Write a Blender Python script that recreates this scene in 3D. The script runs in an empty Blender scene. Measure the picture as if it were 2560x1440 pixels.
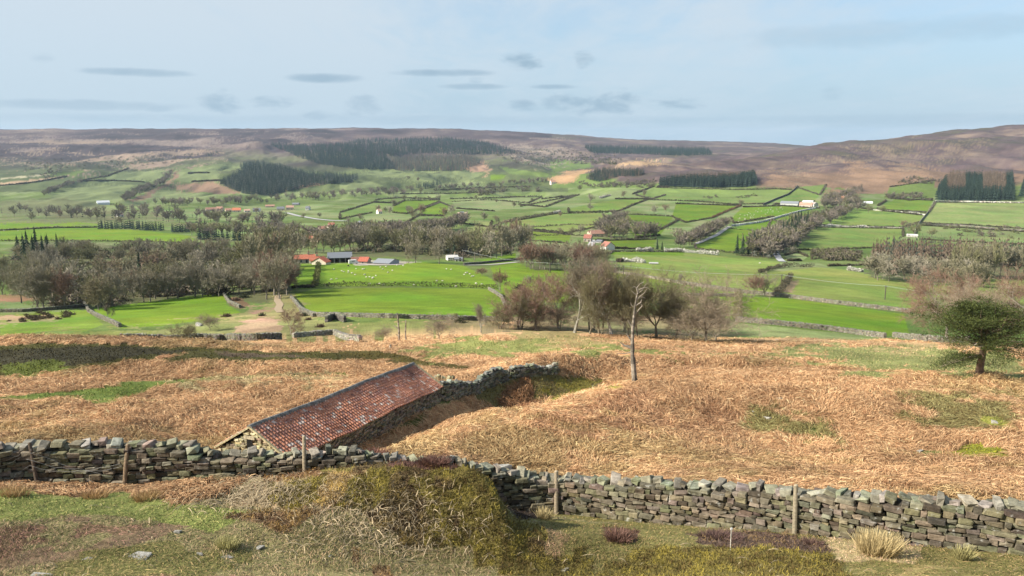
import bpy, math, random
import numpy as np
from mathutils import Vector, Matrix
R = math.radians
SC = bpy.context.scene
COL = SC.collection
random.seed(7)
RNG = np.random.default_rng(11)

# ------------------------------------------------------------------ camera
W_PX, H_PX, F_PX, PITCH, CZ = 2560., 1440., 2009., R(10.6), 140.0
cam_d = bpy.data.cameras.new('camera'); cam = bpy.data.objects.new('camera', cam_d); COL.objects.link(cam)
cam_d.sensor_width = 36.0; cam_d.lens = 36.0 * F_PX / W_PX
cam_d.clip_start = 0.1; cam_d.clip_end = 30000
cam.location = (0, 0, CZ); cam.rotation_euler = (math.pi/2 - PITCH, 0, 0)
SC.camera = cam
CP, SP = math.cos(PITCH), math.sin(PITCH)

# ------------------------------------------------------------------ light
SUN_AZ, SUN_EL = R(-104), R(33)
sv = Vector((math.cos(SUN_EL)*math.sin(SUN_AZ), math.cos(SUN_EL)*math.cos(SUN_AZ), math.sin(SUN_EL)))
sl = bpy.data.lights.new('sun', 'SUN'); sl.energy = 5.0; sl.angle = R(0.6); sl.color = (1.0, .93, .82)
so = bpy.data.objects.new('sun', sl); COL.objects.link(so); so.rotation_euler = sv.to_track_quat('Z', 'Y').to_euler()
SC.view_settings.view_transform = 'Standard'; SC.view_settings.look = 'None'
SC.view_settings.exposure = 1.05; SC.view_settings.gamma = 1
SC.cycles.use_denoising = True
SC.cycles.max_bounces = 6; SC.cycles.volume_bounces = 0; SC.cycles.transparent_max_bounces = 8

def pxdir(u, v):
    x = (np.asarray(u, float) - W_PX/2)/F_PX; y = (H_PX/2 - np.asarray(v, float))/F_PX
    return x, CP + y*SP, -SP + y*CP          # per unit of depth along the optical axis

class NT:
    def __init__(s, tree): s.t = tree; s.n = tree.nodes; s.l = tree.links
    def add(s, typ, **kw):
        n = s.n.new(typ)
        for k, v in kw.items(): setattr(n, k, v)
        return n
    def put(s, sock, v):
        if hasattr(v, 'is_output'): s.l.new(v, sock)
        elif v is not None: sock.default_value = v
    def math(s, op, a, b=None, c=None, clamp=False):
        n = s.add('ShaderNodeMath', operation=op, use_clamp=clamp)
        s.put(n.inputs[0], a); s.put(n.inputs[1], b); s.put(n.inputs[2], c)
        return n.outputs[0]
    def mix(s, f, a, b, typ='MIX'):
        n = s.add('ShaderNodeMix', data_type='RGBA', blend_type=typ)
        s.put(n.inputs[0], f); s.put(n.inputs[6], a); s.put(n.inputs[7], b)
        return n.outputs[2]
    def noise(s, vec, scale, detail=3, rough=.55, dist=0):
        n = s.add('ShaderNodeTexNoise'); s.put(n.inputs['Vector'], vec)
        n.inputs['Scale'].default_value = scale; n.inputs['Detail'].default_value = detail
        n.inputs['Roughness'].default_value = rough; n.inputs['Distortion'].default_value = dist
        return n.outputs['Fac']
    def ramp(s, f, lo, hi, a=0., b=1.):
        n = s.add('ShaderNodeMapRange', interpolation_type='SMOOTHSTEP'); s.put(n.inputs[0], f)
        for i, v in ((1, lo), (2, hi), (3, a), (4, b)): n.inputs[i].default_value = v
        return n.outputs[0]

def make_world():
    w = bpy.data.worlds.new('World'); SC.world = w; w.use_nodes = True
    k = NT(w.node_tree); k.n.clear()
    out = k.add('ShaderNodeOutputWorld'); bg = k.add('ShaderNodeBackground')
    sky = k.add('ShaderNodeTexSky', sky_type='NISHITA', sun_disc=False)
    sky.sun_elevation = SUN_EL; sky.sun_rotation = SUN_AZ; sky.altitude = 200; sky.dust_density = .6; sky.ozone_density = 1.5
    tc = k.add('ShaderNodeTexCoord'); sep = k.add('ShaderNodeSeparateXYZ'); k.l.new(tc.outputs['Generated'], sep.inputs[0])
    X, Y, Z = sep.outputs
    # a thin veil of high cloud on a plane far above
    zz = k.math('ADD', k.math('MAXIMUM', Z, 0.0), .09)
    pv = k.add('ShaderNodeCombineXYZ'); k.put(pv.inputs[0], k.math('DIVIDE', X, zz)); k.put(pv.inputs[1], k.math('DIVIDE', Y, zz))
    mp = k.add('ShaderNodeMapping'); k.l.new(pv.outputs[0], mp.inputs[0]); mp.inputs['Rotation'].default_value = (0, 0, R(28)); mp.inputs['Scale'].default_value = (1, .42, 1)
    n1 = k.noise(mp.outputs[0], .55, 6, .6, .5); n2 = k.noise(mp.outputs[0], 2.2, 8, .66, .8)
    veil = k.math('ADD', k.math('MULTIPLY', n1, .75), k.math('MULTIPLY', n2, .25))
    veil = k.math('SUBTRACT', veil, k.math('MULTIPLY', X, .13))          # thicker towards the sun's side
    veil = k.ramp(veil, .36, .58, .05, .98)
    low = k.ramp(Z, .0, .16, .45, 1.0)
    veil = k.math('MULTIPLY', veil, low)
    # el/az for the small clouds
    el = k.math('ARCTAN2', Z, k.math('SQRT', k.math('ADD', k.math('MULTIPLY', X, X), k.math('MULTIPLY', Y, Y))))
    az = k.math('ARCTAN2', X, Y)
    ae = k.add('ShaderNodeCombineXYZ'); k.put(ae.inputs[0], az); k.put(ae.inputs[1], k.math('MULTIPLY', el, 2.6))
    cn = k.noise(ae.outputs[0], 26, 7, .62, .3)
    cs = k.noise(ae.outputs[0], 9, 3, .5, .6)
    clouds = [(350,181,125,11,.75,0),(820,195,95,13,.85,0),(1100,182,145,11,.85,0),(1180,216,95,9,.7,0),(1385,217,70,7,.75,0),
              (1300,156,52,24,.95,1),(1457,148,26,22,.6,1),(550,257,52,28,.75,1),(680,256,62,17,.6,1),(900,266,48,26,.55,1),
              (1312,264,42,18,.75,1),(1500,257,120,32,.85,1),(1372,258,34,15,.6,1),(1702,259,50,17,.7,1),(210,262,240,13,.45,0),
              (795,289,50,13,.5,1),(395,270,40,10,.45,0),(1190,201,24,10,.5,1),(105,145,26,10,.3,1),(2080,240,26,20,.3,1),
              (1000,300,1400,13,.22,0),(2250,80,420,34,.3,0),(2300,300,500,16,.25,0)]
    mask = None
    for (u, v, hw, hh, st, puff) in clouds:
        x, y, z = pxdir(u, v); a0 = math.atan2(float(x), float(y)); e0 = math.atan2(float(z), math.hypot(float(x), float(y)))
        dx = k.math('DIVIDE', k.math('SUBTRACT', az, a0), hw/F_PX); dy = k.math('DIVIDE', k.math('SUBTRACT', el, e0), hh/F_PX)
        q = k.math('ADD', k.math('MULTIPLY', dx, dx), k.math('MULTIPLY', dy, dy))
        q = k.math('ADD', k.math('SUBTRACT', 1.15 if puff else 1.0, q), k.math('MULTIPLY', k.math('SUBTRACT', cn if puff else k.math('ADD', k.math('MULTIPLY', cs, .55), k.math('MULTIPLY', cn, .45)), .5), 4.6 if puff else 2.6))
        q = k.ramp(q, -.1, 1.6 if puff else 1.1, 0, st*.95)
        mask = q if mask is None else k.math('MAXIMUM', mask, q)
    hz = k.ramp(Z, .0, .22, .88, .40)
    base = k.mix(hz, sky.outputs[0], (2.30, 3.28, 4.25, 1))
    skyc = k.mix(veil, base, (3.55, 4.15, 4.68, 1))
    skyc = k.mix(mask, skyc, (1.90, 2.72, 3.42, 1))
    k.l.new(skyc, bg.inputs[0]); bg.inputs[1].default_value = .086
    k.l.new(bg.outputs[0], out.inputs[0])
make_world()

# ------------------------------------------------------------------ noise in numpy
_T = RNG.random((512, 512))
def vnoise(x, y):
    x = np.asarray(x, float); y = np.asarray(y, float)
    xi = np.floor(x).astype(int); yi = np.floor(y).astype(int); fx = x-xi; fy = y-yi
    fx = fx*fx*fx*(fx*(fx*6-15)+10); fy = fy*fy*fy*(fy*(fy*6-15)+10)
    a = _T[xi & 511, yi & 511]; b = _T[(xi+1) & 511, yi & 511]; c = _T[xi & 511, (yi+1) & 511]; d = _T[(xi+1) & 511, (yi+1) & 511]
    return (a*(1-fx)+b*fx)*(1-fy)+(c*(1-fx)+d*fx)*fy
def fbm(x, y, s, o=4, g=.5):
    x = np.asarray(x)/s; y = np.asarray(y)/s; t = 0; a = 1; n = 0
    for i in range(o):
        t = t + a*vnoise(x*2**i*1.03+17.3*i, y*2**i+9.1*i); n += a; a *= g
    return t/n - .5                                     # about -.3 .. .3

# ------------------------------------------------------------------ terrain: ring grid round the viewpoint
COLS = {
 0:    '1440,15.5|1270,19.5|1200,24.5|1095,46|1000,57|940,69|905,79|866,94|855,108|850,135|800,190|745,270|690,370|640,520|600,720|572,920|545,1150|510,1500|480,1900|450,2300|410,2800|375,3400|345,4000|323,4700|332,6000',
 320:  '1440,15.5|1275,20|1212,25|1095,47|1000,58|940,69|900,79|868,93|858,106|852,130|800,185|742,275|690,370|640,520|600,720|570,920|540,1180|510,1550|480,1950|450,2300|410,2850|375,3450|345,4100|323,4800|332,6000',
 640:  '1440,16.5|1205,22|1190,25|1185,44|1040,56|960,68|915,79|880,92|862,108|855,130|815,165|745,245|690,330|640,480|605,650|570,900|530,1250|505,1550|480,1950|450,2300|410,2850|375,3450|345,4200|321,5000|332,6200',
 960:  '1440,17.5|1156,22|1240,25.5|1110,50|1030,58|960,70|915,82|885,94|858,110|856,130|800,165|722,258|660,395|640,470|605,640|565,880|525,1250|495,1650|475,2000|450,2350|415,2850|380,3450|348,4300|320,5100|330,6300',
 1150: '1440,18|1165,21.5|1250,26|1130,46|1035,56|970,67|922,80|882,95|842,113|842,135|800,166|722,260|663,398|640,475|602,645|562,890|522,1265|492,1650|474,2000|450,2350|418,2850|383,3470|350,4400|324,5200|334,6400',
 1225: '1440,18|1188,21|1262,26.3|1145,44|1045,55|980,65|927,78|881,95|834,115|838,140|800,167|722,261|664,399|640,478|601,648|561,895|521,1272|491,1650|473,2000|450,2350|419,2850|384,3480|351,4450|327,5250|337,6450',
 1285: '1440,18|1322,20|1272,26.6|1155,43|1050,54|985,64|930,77|880,95|828,117|835,145|800,168|722,262|665,400|640,480|600,650|560,900|520,1280|490,1650|472,2000|450,2350|420,2850|385,3500|352,4500|329,5300|340,6500',
 1400: '1440,18|1330,20.3|1288,26.8|1170,41|1062,52|992,62|935,76|880,95|830,118|838,147|800,175|728,265|672,395|640,500|600,660|558,920|518,1260|488,1550|468,1780|452,1980|447,2150|450,2500|398,3400|337,5600|348,6800',
 1600: '1440,18|1345,20.5|1303,25.5|1190,38|1080,49|1000,60|940,76|880,95|838,120|842,150|800,190|735,270|690,370|640,520|600,680|555,950|515,1250|485,1500|465,1700|440,1950|413,2250|420,2700|395,3500|350,6000|360,7000',
 1750: '1440,17.8|1360,20|1312,24.6|1200,36|1090,47|1000,60|932,78|880,97|850,121|850,152|803,190|738,280|690,380|640,540|600,700|555,955|515,1240|488,1460|465,1680|438,1950|405,2350|410,2800|385,3800|353,6000|361,7000',
 1920: '1440,17.5|1375,19.5|1325,23.5|1208,34|1100,46|1000,60|925,80|880,99|848,122|845,155|805,190|740,290|690,390|640,560|600,720|555,960|515,1230|490,1430|465,1650|430,2000|388,2500|395,3000|375,4200|356,6000|362,7000',
 2080: '1440,17.5|1385,19.2|1338,22.5|1214,33|1100,46|1000,60|926,80|879,100|851,123|847,160|805,200|742,300|695,400|650,545|605,735|558,970|510,1280|480,1510|448,1800|410,2170|358,2800|366,3300|368,4500|372,6000|378,7000',
 2240: '1440,17.5|1395,19|1352,21.5|1220,32|1100,46|1000,60|928,80|878,102|855,125|848,168|805,215|745,310|700,410|660,520|610,750|560,980|505,1320|470,1600|425,2000|390,2350|344,2900|352,3500|356,4500|362,6000|370,7000',
 2560: '1440,17.3|1410,18.5|1383,20|1235,30|1100,45|1000,60|930,80|875,108|860,130|850,178|790,250|745,330|705,430|680,520|610,760|560,1000|505,1330|465,1650|420,2050|385,2350|320,3200|330,3800|336,4500|342,6000|350,7000',
}
NROW = 25
_uk = sorted(COLS)
_C = np.array([[[float(a) for a in p.split(',')] for p in COLS[u].split('|')] for u in _uk])      # (nu, 25, 2) = v, depth
NA_IN = 1120
az_in = np.linspace(R(-37), R(37), NA_IN)
AZ = np.concatenate([np.linspace(-math.pi, R(-37), 36)[:-1], az_in, np.linspace(R(37), math.pi, 36)[1:]])
NA = len(AZ)
def gsm(a, s):
    k = np.exp(-.5*(np.arange(-3*s, 3*s+1)/s)**2); k /= k.sum()
    return np.convolve(np.pad(a, 3*s, mode='edge'), k, mode='valid')
FT = np.zeros((NROW, NA)); FR = np.zeros((NROW, NA))
for r in range(NROW):
    x, y, z = pxdir(np.array(_uk, float), _C[:, r, 0]); h = np.hypot(x, y)
    a = np.arctan2(x, y); T = -z/h; rr = h*_C[:, r, 1]
    s = 11 if r in (1, 2) else 22
    FT[r] = np.interp(AZ, a, T); FR[r] = np.exp(np.interp(AZ, a, np.log(rr)))
    FT[r, 35:35+NA_IN] = gsm(FT[r, 35:35+NA_IN], s); FR[r, 35:35+NA_IN] = gsm(FR[r, 35:35+NA_IN], s)
def pchip(x, y, xi):
    h = np.diff(x); d = np.diff(y)/h; m = np.zeros_like(y)
    w1 = 2*h[1:]+h[:-1]; w2 = h[1:]+2*h[:-1]
    ok = d[:-1]*d[1:] > 0
    with np.errstate(divide='ignore', invalid='ignore'): hm = (w1+w2)/(w1/d[:-1]+w2/d[1:])
    m[1:-1] = np.where(ok, hm, 0); m[0] = d[0]; m[-1] = d[-1]
    i = np.clip(np.searchsorted(x, xi)-1, 0, len(x)-2); t = (xi-x[i])/h[i]
    return (2*t**3-3*t**2+1)*y[i]+(t**3-2*t**2+t)*h[i]*m[i]+(-2*t**3+3*t**2)*y[i+1]+(t**3-t**2)*h[i]*m[i+1]
_v = _C[_uk.index(1600), :, 0].copy(); _r = _C[_uk.index(1600), :, 1].copy()
_v = np.minimum.accumulate(_v - np.arange(NROW)*1e-3)
_vs = np.concatenate([np.arange(1440, 828, -1.5), np.arange(828, 350, -1.15)])
_rj = np.exp(np.interp(-_vs, -_v, np.log(_r)))
_rj = np.unique(np.concatenate([[.3, 1.2, 3, 6, 9, 12, 13.5, 14.2, 14.8, 15.4, 16, 16.6, 17.2], _rj[_rj > 17.6], np.geomspace(2100, 6000, 110), [6200, 6500, 7000]]))
_keep = [0]
for i in range(1, len(_rj)):
    if _rj[i]-_rj[_keep[-1]] > .0016*_rj[i]: _keep.append(i)
RJ = _rj[_keep]; NR = len(RJ); LRJ = np.log(RJ)
TG = np.zeros((NA, NR))
for i in range(NA):
    xs = np.concatenate([[math.log(.3), math.log(2.), math.log(8.)], np.log(FR[:, i])])
    ys = np.concatenate([[1.7/.3, (1.7+.6)/2., (1.7+.38*8)/8. if FT[0, i] < .592 else .6], FT[:, i]])
    TG[i] = pchip(xs, ys, LRJ)
GX = np.sin(AZ)[:, None]*RJ[None, :]; GY = np.cos(AZ)[:, None]*RJ[None, :]
GZ = CZ - TG*RJ[None, :]
def sstep(x, a, b): t = np.clip((x-a)/(b-a), 0, 1); return t*t*(3-2*t)
_rr = RJ[None, :]
near = sstep(_rr, 12, 20)*(1-sstep(_rr, 150, 200))
GZ += near*(fbm(GX, GY, 9, 3)*.95*sstep(_rr, 28, 50) + fbm(GX+50, GY, 3.0, 3)*.30*(.4+.6*sstep(_rr, 30, 45)) + fbm(GX, GY+80, .9, 2)*.10*(1-sstep(_rr, 60, 110)))
GZ += sstep(_rr, 150, 260)*(1-sstep(_rr, 1200, 1800))*(fbm(GX, GY, 70, 3)*2.2)
GZ += sstep(_rr, 1300, 1900)*(1-.6*sstep(_rr, 3600, 4600))*(fbm((GX+GY*.12), GY/3.2, 150, 4, .55)*44)
GZ += sstep(_rr, 1200, 2000)*(fbm(GX, GY, 300, 6, .55)*34*(.35+.65*sstep(_rr, 1800, 2600)))*(1-.5*sstep(_rr, 4000, 5200))
def bump(u, v, sx, sy, h, ang=0, d=None):
    """a hump (or hollow) on the ground, metres"""
    global GZ
    x, y = at(u, v)[:2]; c, s = math.cos(ang), math.sin(ang)
    q = ((GX-x)*c+(GY-y)*s)/sx; w = (-(GX-x)*s+(GY-y)*c)/sy
    GZ = GZ + h*np.exp(-.5*(q*q+w*w)); refresh()
def refresh():
    global TG, TM
    TG = (CZ-GZ)/RJ[None, :]; TM = np.minimum.accumulate(TG, axis=1)
refresh()
def zg(x, y):
    x = np.asarray(x, float); y = np.asarray(y, float); r = np.clip(np.hypot(x, y), RJ[0], RJ[-1]*.9999); a = np.arctan2(x, y)
    fa = np.clip(np.interp(a, AZ, np.arange(NA)), 0, NA-1.001); fr = np.clip(np.interp(np.log(r), LRJ, np.arange(NR)), 0, NR-1.001)
    i = fa.astype(int); j = fr.astype(int); p = fa-i; q = fr-j
    return (GZ[i, j]*(1-p)+GZ[i+1, j]*p)*(1-q)+(GZ[i, j+1]*(1-p)+GZ[i+1, j+1]*p)*q
def at_many(u, v, rmin=13.):
    """where the sight lines through these pixels first meet the ground"""
    x, y, z = pxdir(u, v); h = np.hypot(x, y); a = np.arctan2(x, y); T = -z/h
    ia = np.rint(np.interp(a, AZ, np.arange(NA))).astype(int); r = np.full(len(T), np.nan)
    j0 = int(np.searchsorted(RJ, rmin))
    order = np.argsort(ia, kind='stable'); cut = np.flatnonzero(np.diff(ia[order]))+1
    for grp in np.split(order, cut):
        i = ia[grp[0]]
        M = -np.minimum.accumulate(TG[i, j0:])
        j = np.searchsorted(M, -T[grp]); ok = (j > 0) & (j < len(M))
        jj = np.clip(j, 1, len(M)-1); t0 = -M[jj-1]; t1 = -M[jj]
        f = np.clip((t0-T[grp])/np.maximum(t0-t1, 1e-9), 0, 1)
        rr = RJ[j0+jj-1]*(1-f)+RJ[j0+jj]*f
        r[grp] = np.where(ok, rr, np.where(j == 0, RJ[j0], np.nan))
    X = np.sin(a)*r; Y = np.cos(a)*r
    return X, Y, r
def at(u, v, rmin=13.):
    X, Y, r = at_many(np.array([u], float), np.array([v], float), rmin)
    if not np.isfinite(r[0]):
        return at(u, v+4, rmin)
    x, y = float(X[0]), float(Y[0]); z = float(zg(x, y)); return x, y, z, depth(x, y, z)
def depth(x, y, z): return y*CP-(z-CZ)*SP
def at_d(u, v, d): x, y, z = pxdir(u, v); return float(x*d), float(y*d), float(CZ+z*d)
# shape the ground: gully right of the ruined wall, bank behind it, heather bank, ruts
bump(1330, 985, 7, 3.0, -2.2, R(52)); bump(1470, 945, 6, 2.2, -1.1, R(55))
bump(1420, 925, 7, 3, 1.6, R(40)); bump(1560, 985, 6, 4, .5)
bump(1200, 1060, 9, 4, .5, R(60)); bump(1760, 960, 9, 2.0, -1.0); bump(1740, 905, 9, 1.6, -1.1); bump(1880, 1050, 8, 3, -1.1, R(-30))
bump(2080, 1110, 7, 3, -.9, R(-35)); bump(1480, 1075, 8, 4.5, 1.0); bump(1640, 1010, 9, 3.5, .8); bump(1690, 1120, 9, 3, -.7, R(20)); bump(1300, 1120, 6, 3, .6); bump(2200, 960, 12, 3, .7); bump(1980, 1000, 8, 3, .6); bump(2300, 1010, 10, 5, .5); bump(2430, 950, 7, 3, .4)
bump(120, 912, 16, 3.0, -1.2); bump(60, 866, 20, 3.5, 1.5); bump(420, 870, 16, 2.5, .8); bump(700, 905, 14, 3, .5); bump(330, 975, 14, 2.2, -.5)
bump(1010, 1066, 9, 1.7, -1.0, R(69)); bump(925, 1106, 5, 1.6, -.5, R(69))
bump(1270, 1238, .95, 1.8, -.9)
# ------------------------------------------------------------------ mesh and material helpers
def link(o, parent=None):
    COL.objects.link(o)
    if parent is not None: o.parent = parent
    return o
def raw_mesh(name, V, quads=None, tris=None, col=None, smooth=False, mats=()):
    me = bpy.data.meshes.new(name)
    V = np.asarray(V, np.float32).reshape(-1, 3)
    q = np.zeros((0, 4), np.int32) if quads is None else np.asarray(quads, np.int32).reshape(-1, 4)
    t = np.zeros((0, 3), np.int32) if tris is None else np.asarray(tris, np.int32).reshape(-1, 3)
    me.vertices.add(len(V)); me.vertices.foreach_set('co', V.ravel())
    loops = np.concatenate([q.ravel(), t.ravel()]); me.loops.add(len(loops)); me.loops.foreach_set('vertex_index', loops)
    ls = np.concatenate([np.arange(len(q))*4, len(q)*4+np.arange(len(t))*3]).astype(np.int32)
    me.polygons.add(len(ls)); me.polygons.foreach_set('loop_start', ls)
    me.update(calc_edges=True)
    if col is not None:
        c = np.asarray(col, np.float32)
        if c.ndim == 1: c = np.tile(c, (len(V), 1))
        c = np.concatenate([c[:, :3], np.ones((len(V), 1), np.float32)], 1)
        at_ = me.color_attributes.new('col', 'FLOAT_COLOR', 'POINT'); at_.data.foreach_set('color', c.ravel())
    me.polygons.foreach_set('use_smooth', np.full(len(ls), smooth))
    for m in mats: me.materials.append(m)
    return me
class MB:
    """collects shapes, then links them as ONE mesh object"""
    def __init__(s): s.V = []; s.Q = []; s.T = []; s.C = []; s.n = 0
    def add(s, V, quads=None, tris=None, col=(.5, .5, .5)):
        V = np.asarray(V, float).reshape(-1, 3); s.V.append(V)
        if quads is not None and len(quads): s.Q.append(np.asarray(quads, int).reshape(-1, 4)+s.n)
        if tris is not None and len(tris): s.T.append(np.asarray(tris, int).reshape(-1, 3)+s.n)
        c = np.asarray(col, float)
        if c.ndim == 1: c = np.tile(c[:3], (len(V), 1))
        s.C.append(c[:, :3]); s.n += len(V)
    def mesh(s, name, mat, smooth=False):
        return raw_mesh(name, np.concatenate(s.V), np.concatenate(s.Q) if s.Q else None, np.concatenate(s.T) if s.T else None,
                        np.concatenate(s.C), smooth, (mat,))
    def build(s, name, mat, parent=None, smooth=False, loc=None):
        o = link(bpy.data.objects.new(name, s.mesh(name, mat, smooth)), parent)
        if loc is not None: o.location = loc
        return o
    def box(s, c, size, col=(.5, .5, .5), yaw=0, M=None):
        h = np.array(size)/2.
        v = np.array([[x, y, z] for x in (-1, 1) for y in (-1, 1) for z in (-1, 1)], float)*h
        cs, sn = math.cos(yaw), math.sin(yaw)
        v = np.stack([v[:, 0]*cs-v[:, 1]*sn, v[:, 0]*sn+v[:, 1]*cs, v[:, 2]], 1)+np.array(c)
        s.add(v, [(0, 1, 3, 2), (4, 6, 7, 5), (0, 4, 5, 1), (2, 3, 7, 6), (0, 2, 6, 4), (1, 5, 7, 3)], None, col)
    def prism(s, poly, y0, y1, col, axes='xz'):
        """a polygon in the x-z plane pushed along y"""
        n = len(poly); v = [(p[0], y0, p[1]) for p in poly]+[(p[0], y1, p[1]) for p in poly]
        q = [(i, (i+1) % n, n+(i+1) % n, n+i) for i in range(n)]
        t = [(0, i+1, i) for i in range(1, n-1)]+[(n, n+i, n+i+1) for i in range(1, n-1)]
        s.add(v, q, t, col)
    def tubes(s, P0, P1, R0, R1, k=4, col=(.3, .25, .2), caps=False):
        P0 = np.asarray(P0, float).reshape(-1, 3); P1 = np.asarray(P1, float).reshape(-1, 3); N = len(P0)
        d = P1-P0; d /= np.maximum(np.linalg.norm(d, axis=1, keepdims=True), 1e-9)
        ref = np.where(np.abs(d[:, 2:3]) < .9, np.array([[0, 0, 1.]]), np.array([[1., 0, 0]]))
        a = np.cross(d, ref); a /= np.linalg.norm(a, axis=1, keepdims=True); b = np.cross(d, a)
        th = np.arange(k)*2*math.pi/k
        ring = a[:, None, :]*np.cos(th)[None, :, None]+b[:, None, :]*np.sin(th)[None, :, None]
        R0 = np.broadcast_to(np.asarray(R0, float), (N,)); R1 = np.broadcast_to(np.asarray(R1, float), (N,))
        V = np.concatenate([P0[:, None]+ring*R0[:, None, None], P1[:, None]+ring*R1[:, None, None]], 1).reshape(-1, 3)
        i = np.arange(k); j = (i+1) % k
        q = np.stack([i, j, j+k, i+k], 1)[None]+(np.arange(N)*2*k)[:, None, None]
        c = np.asarray(col, float)
        if c.ndim == 2: c = np.repeat(c, 2*k, axis=0)
        t = None
        if caps:
            t = np.concatenate([np.stack([np.full(k-2, k), np.arange(1, k-1)+k, np.arange(2, k)+k], 1)[None]+(np.arange(N)*2*k)[:, None, None]], 0).reshape(-1, 3)
        s.add(V, q.reshape(-1, 4), t, c)
    def slivers(s, P, D, L, Wd, col, rng):
        """thin flat twigs or blades: P start, D unit direction"""
        N = len(P); r = rng.normal(size=(N, 3)); w = np.cross(D, r); w /= np.maximum(np.linalg.norm(w, axis=1, keepdims=True), 1e-9)
        L = np.broadcast_to(np.asarray(L, float), (N,))[:, None]; Wd = np.broadcast_to(np.asarray(Wd, float), (N,))[:, None]
        V = np.stack([P-w*Wd/2, P+w*Wd/2, P+D*L+w*Wd*.25, P+D*L-w*Wd*.25], 1).reshape(-1, 3)
        c = np.asarray(col, float)
        if c.ndim == 2: c = np.repeat(c, 4, axis=0)
        s.add(V, np.arange(N*4).reshape(-1, 4), None, c)
def empty(name, loc=(0, 0, 0), rz=0):
    o = link(bpy.data.objects.new(name, None)); o.location = loc; o.rotation_euler = (0, 0, rz); o.empty_display_size = .5; return o
def tag(o, label=None, cat=None, group=None, kind=None):
    if label: o['label'] = label
    if cat: o['category'] = cat
    if group: o['group'] = group
    if kind: o['kind'] = kind
    return o
def copy_tree(o, parent=None):
    c = o.copy(); link(c, parent)
    for ch in list(o.children): copy_tree(ch, c)
    return c

def attr_mat(name, scale=8., amt=.35, rough=.9, bump=0., bscale=None, speck=None, spec=.15, trans=0.):
    """colour from the mesh's own 'col' attribute, broken up by noise"""
    m = bpy.data.materials.new(name); m.use_nodes = True; k = NT(m.node_tree); k.n.clear()
    out = k.add('ShaderNodeOutputMaterial'); b = k.add('ShaderNodeBsdfPrincipled'); k.l.new(b.outputs[0], out.inputs[0])
    at_ = k.add('ShaderNodeAttribute', attribute_name='col'); tc = k.add('ShaderNodeTexCoord'); P = tc.outputs['Object']
    c = at_.outputs['Color']
    if amt:
        n = k.noise(P, scale, 4, .6); f = k.ramp(n, .25, .75, 1-amt, 1+amt)
        cc = k.add('ShaderNodeVectorMath', operation='SCALE'); k.l.new(c, cc.inputs[0]); k.l.new(f, cc.inputs['Scale']); c = cc.outputs[0]
    if speck:
        sc_, lo, hi, colr, st = speck
        n = k.noise(P, sc_, 5, .65); c = k.mix(k.ramp(n, lo, hi, 0, st), c, colr+(1,))
    k.l.new(c, b.inputs['Base Color']); b.inputs['Roughness'].default_value = rough; b.inputs['Specular IOR Level'].default_value = spec
    if bump:
        n = k.noise(P, bscale or scale*2, 5, .65); bn = k.add('ShaderNodeBump'); bn.inputs['Strength'].default_value = .8
        bn.inputs['Distance'].default_value = bump; k.l.new(n, bn.inputs['Height']); k.l.new(bn.outputs[0], b.inputs['Normal'])
    if trans:
        t = k.add('ShaderNodeBsdfTranslucent'); k.l.new(c, t.inputs[0]); mx = k.add('ShaderNodeMixShader'); mx.inputs[0].default_value = trans
        k.l.new(b.outputs[0], mx.inputs[1]); k.l.new(t.outputs[0], mx.inputs[2]); k.l.new(mx.outputs[0], out.inputs[0])
    return m
M_STONE = attr_mat('drystone', 7, .4, .95, .02, 22, (4.5, .58, .72, (.40, .39, .345), .75))
M_BARK = attr_mat('bark', 3, .3, .95, .01, 9)
M_TWIG = attr_mat('twigs', .8, .15, .95)
M_NEEDLE = attr_mat('needles', 1.2, .25, .85, trans=.15)
M_BLADE = attr_mat('dry_fronds', .9, .12, .85, trans=.12)
M_WOOD = attr_mat('weathered_wood', 14, .3, .9, .004, 60)
M_PAINT = attr_mat('wall_render', 1.2, .12, .9)
M_TILE = attr_mat('clay_tile', 9, .35, .9, .004, 30, (9, .58, .64, (.55, .50, .45), .7))
M_METAL = attr_mat('painted_metal', 2, .08, .5, spec=.5)
M_WOOL = attr_mat('wool', 6, .12, .95)

# ------------------------------------------------------------------ ground colour (what grows where)
AZg = np.broadcast_to(AZ[:, None], (NA, NR)); RG = np.broadcast_to(RJ[None, :], (NA, NR))
def pix_of(T, a):
    x = np.sin(a); y = np.cos(a); z = -T
    d = y*CP - z*SP; yy = y*SP+z*CP
    dd = np.maximum(d, .02)
    return W_PX/2+F_PX*x/dd, H_PX/2-F_PX*yy/dd
# hidden ground takes the cover of the brow that hides it
GU, GV = pix_of(TM, AZg)
GV = np.where(np.cos(AZg) > .3, GV, 3000.)
ALB = np.zeros((NA, NR, 3)); CLS = np.zeros((NA, NR), np.int8)      # 1 bracken 2 heather 3 grass
N1 = fbm(GX, GY, 6, 4); N2 = fbm(GX+300, GY, 45, 4); N3 = fbm(GX, GY+700, 260, 5); N4 = fbm(GX+90, GY+40, 1.6, 3)
NF = np.where(RG < 200, N1, np.where(RG < 1200, N2, N3))
N4b = fbm(GX-140, GY+240, 1.1, 3); NF2 = np.where(RG < 200, fbm(GX-60, GY+160, 4.2, 4), np.where(RG < 1200, fbm(GX-60, GY+160, 30, 4), fbm(GX-60, GY+160, 200, 4)))
def c3(*a): return np.array(a, float)
VIV, YEL, MID, PAL = c3(.124, .194, .015), c3(.170, .212, .050), c3(.105, .145, .036), c3(.165, .195, .080)
STRAW, BRK, BRKD, BRKR = c3(.42, .33, .17), c3(.465, .292, .155), c3(.31, .182, .098), c3(.205, .132, .085)
OLV, HEA, HEAD, SOIL, SHORT = c3(.165, .135, .042), c3(.14, .092, .05), c3(.04, .03, .024), c3(.135, .095, .055), c3(.20, .175, .08)
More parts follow.
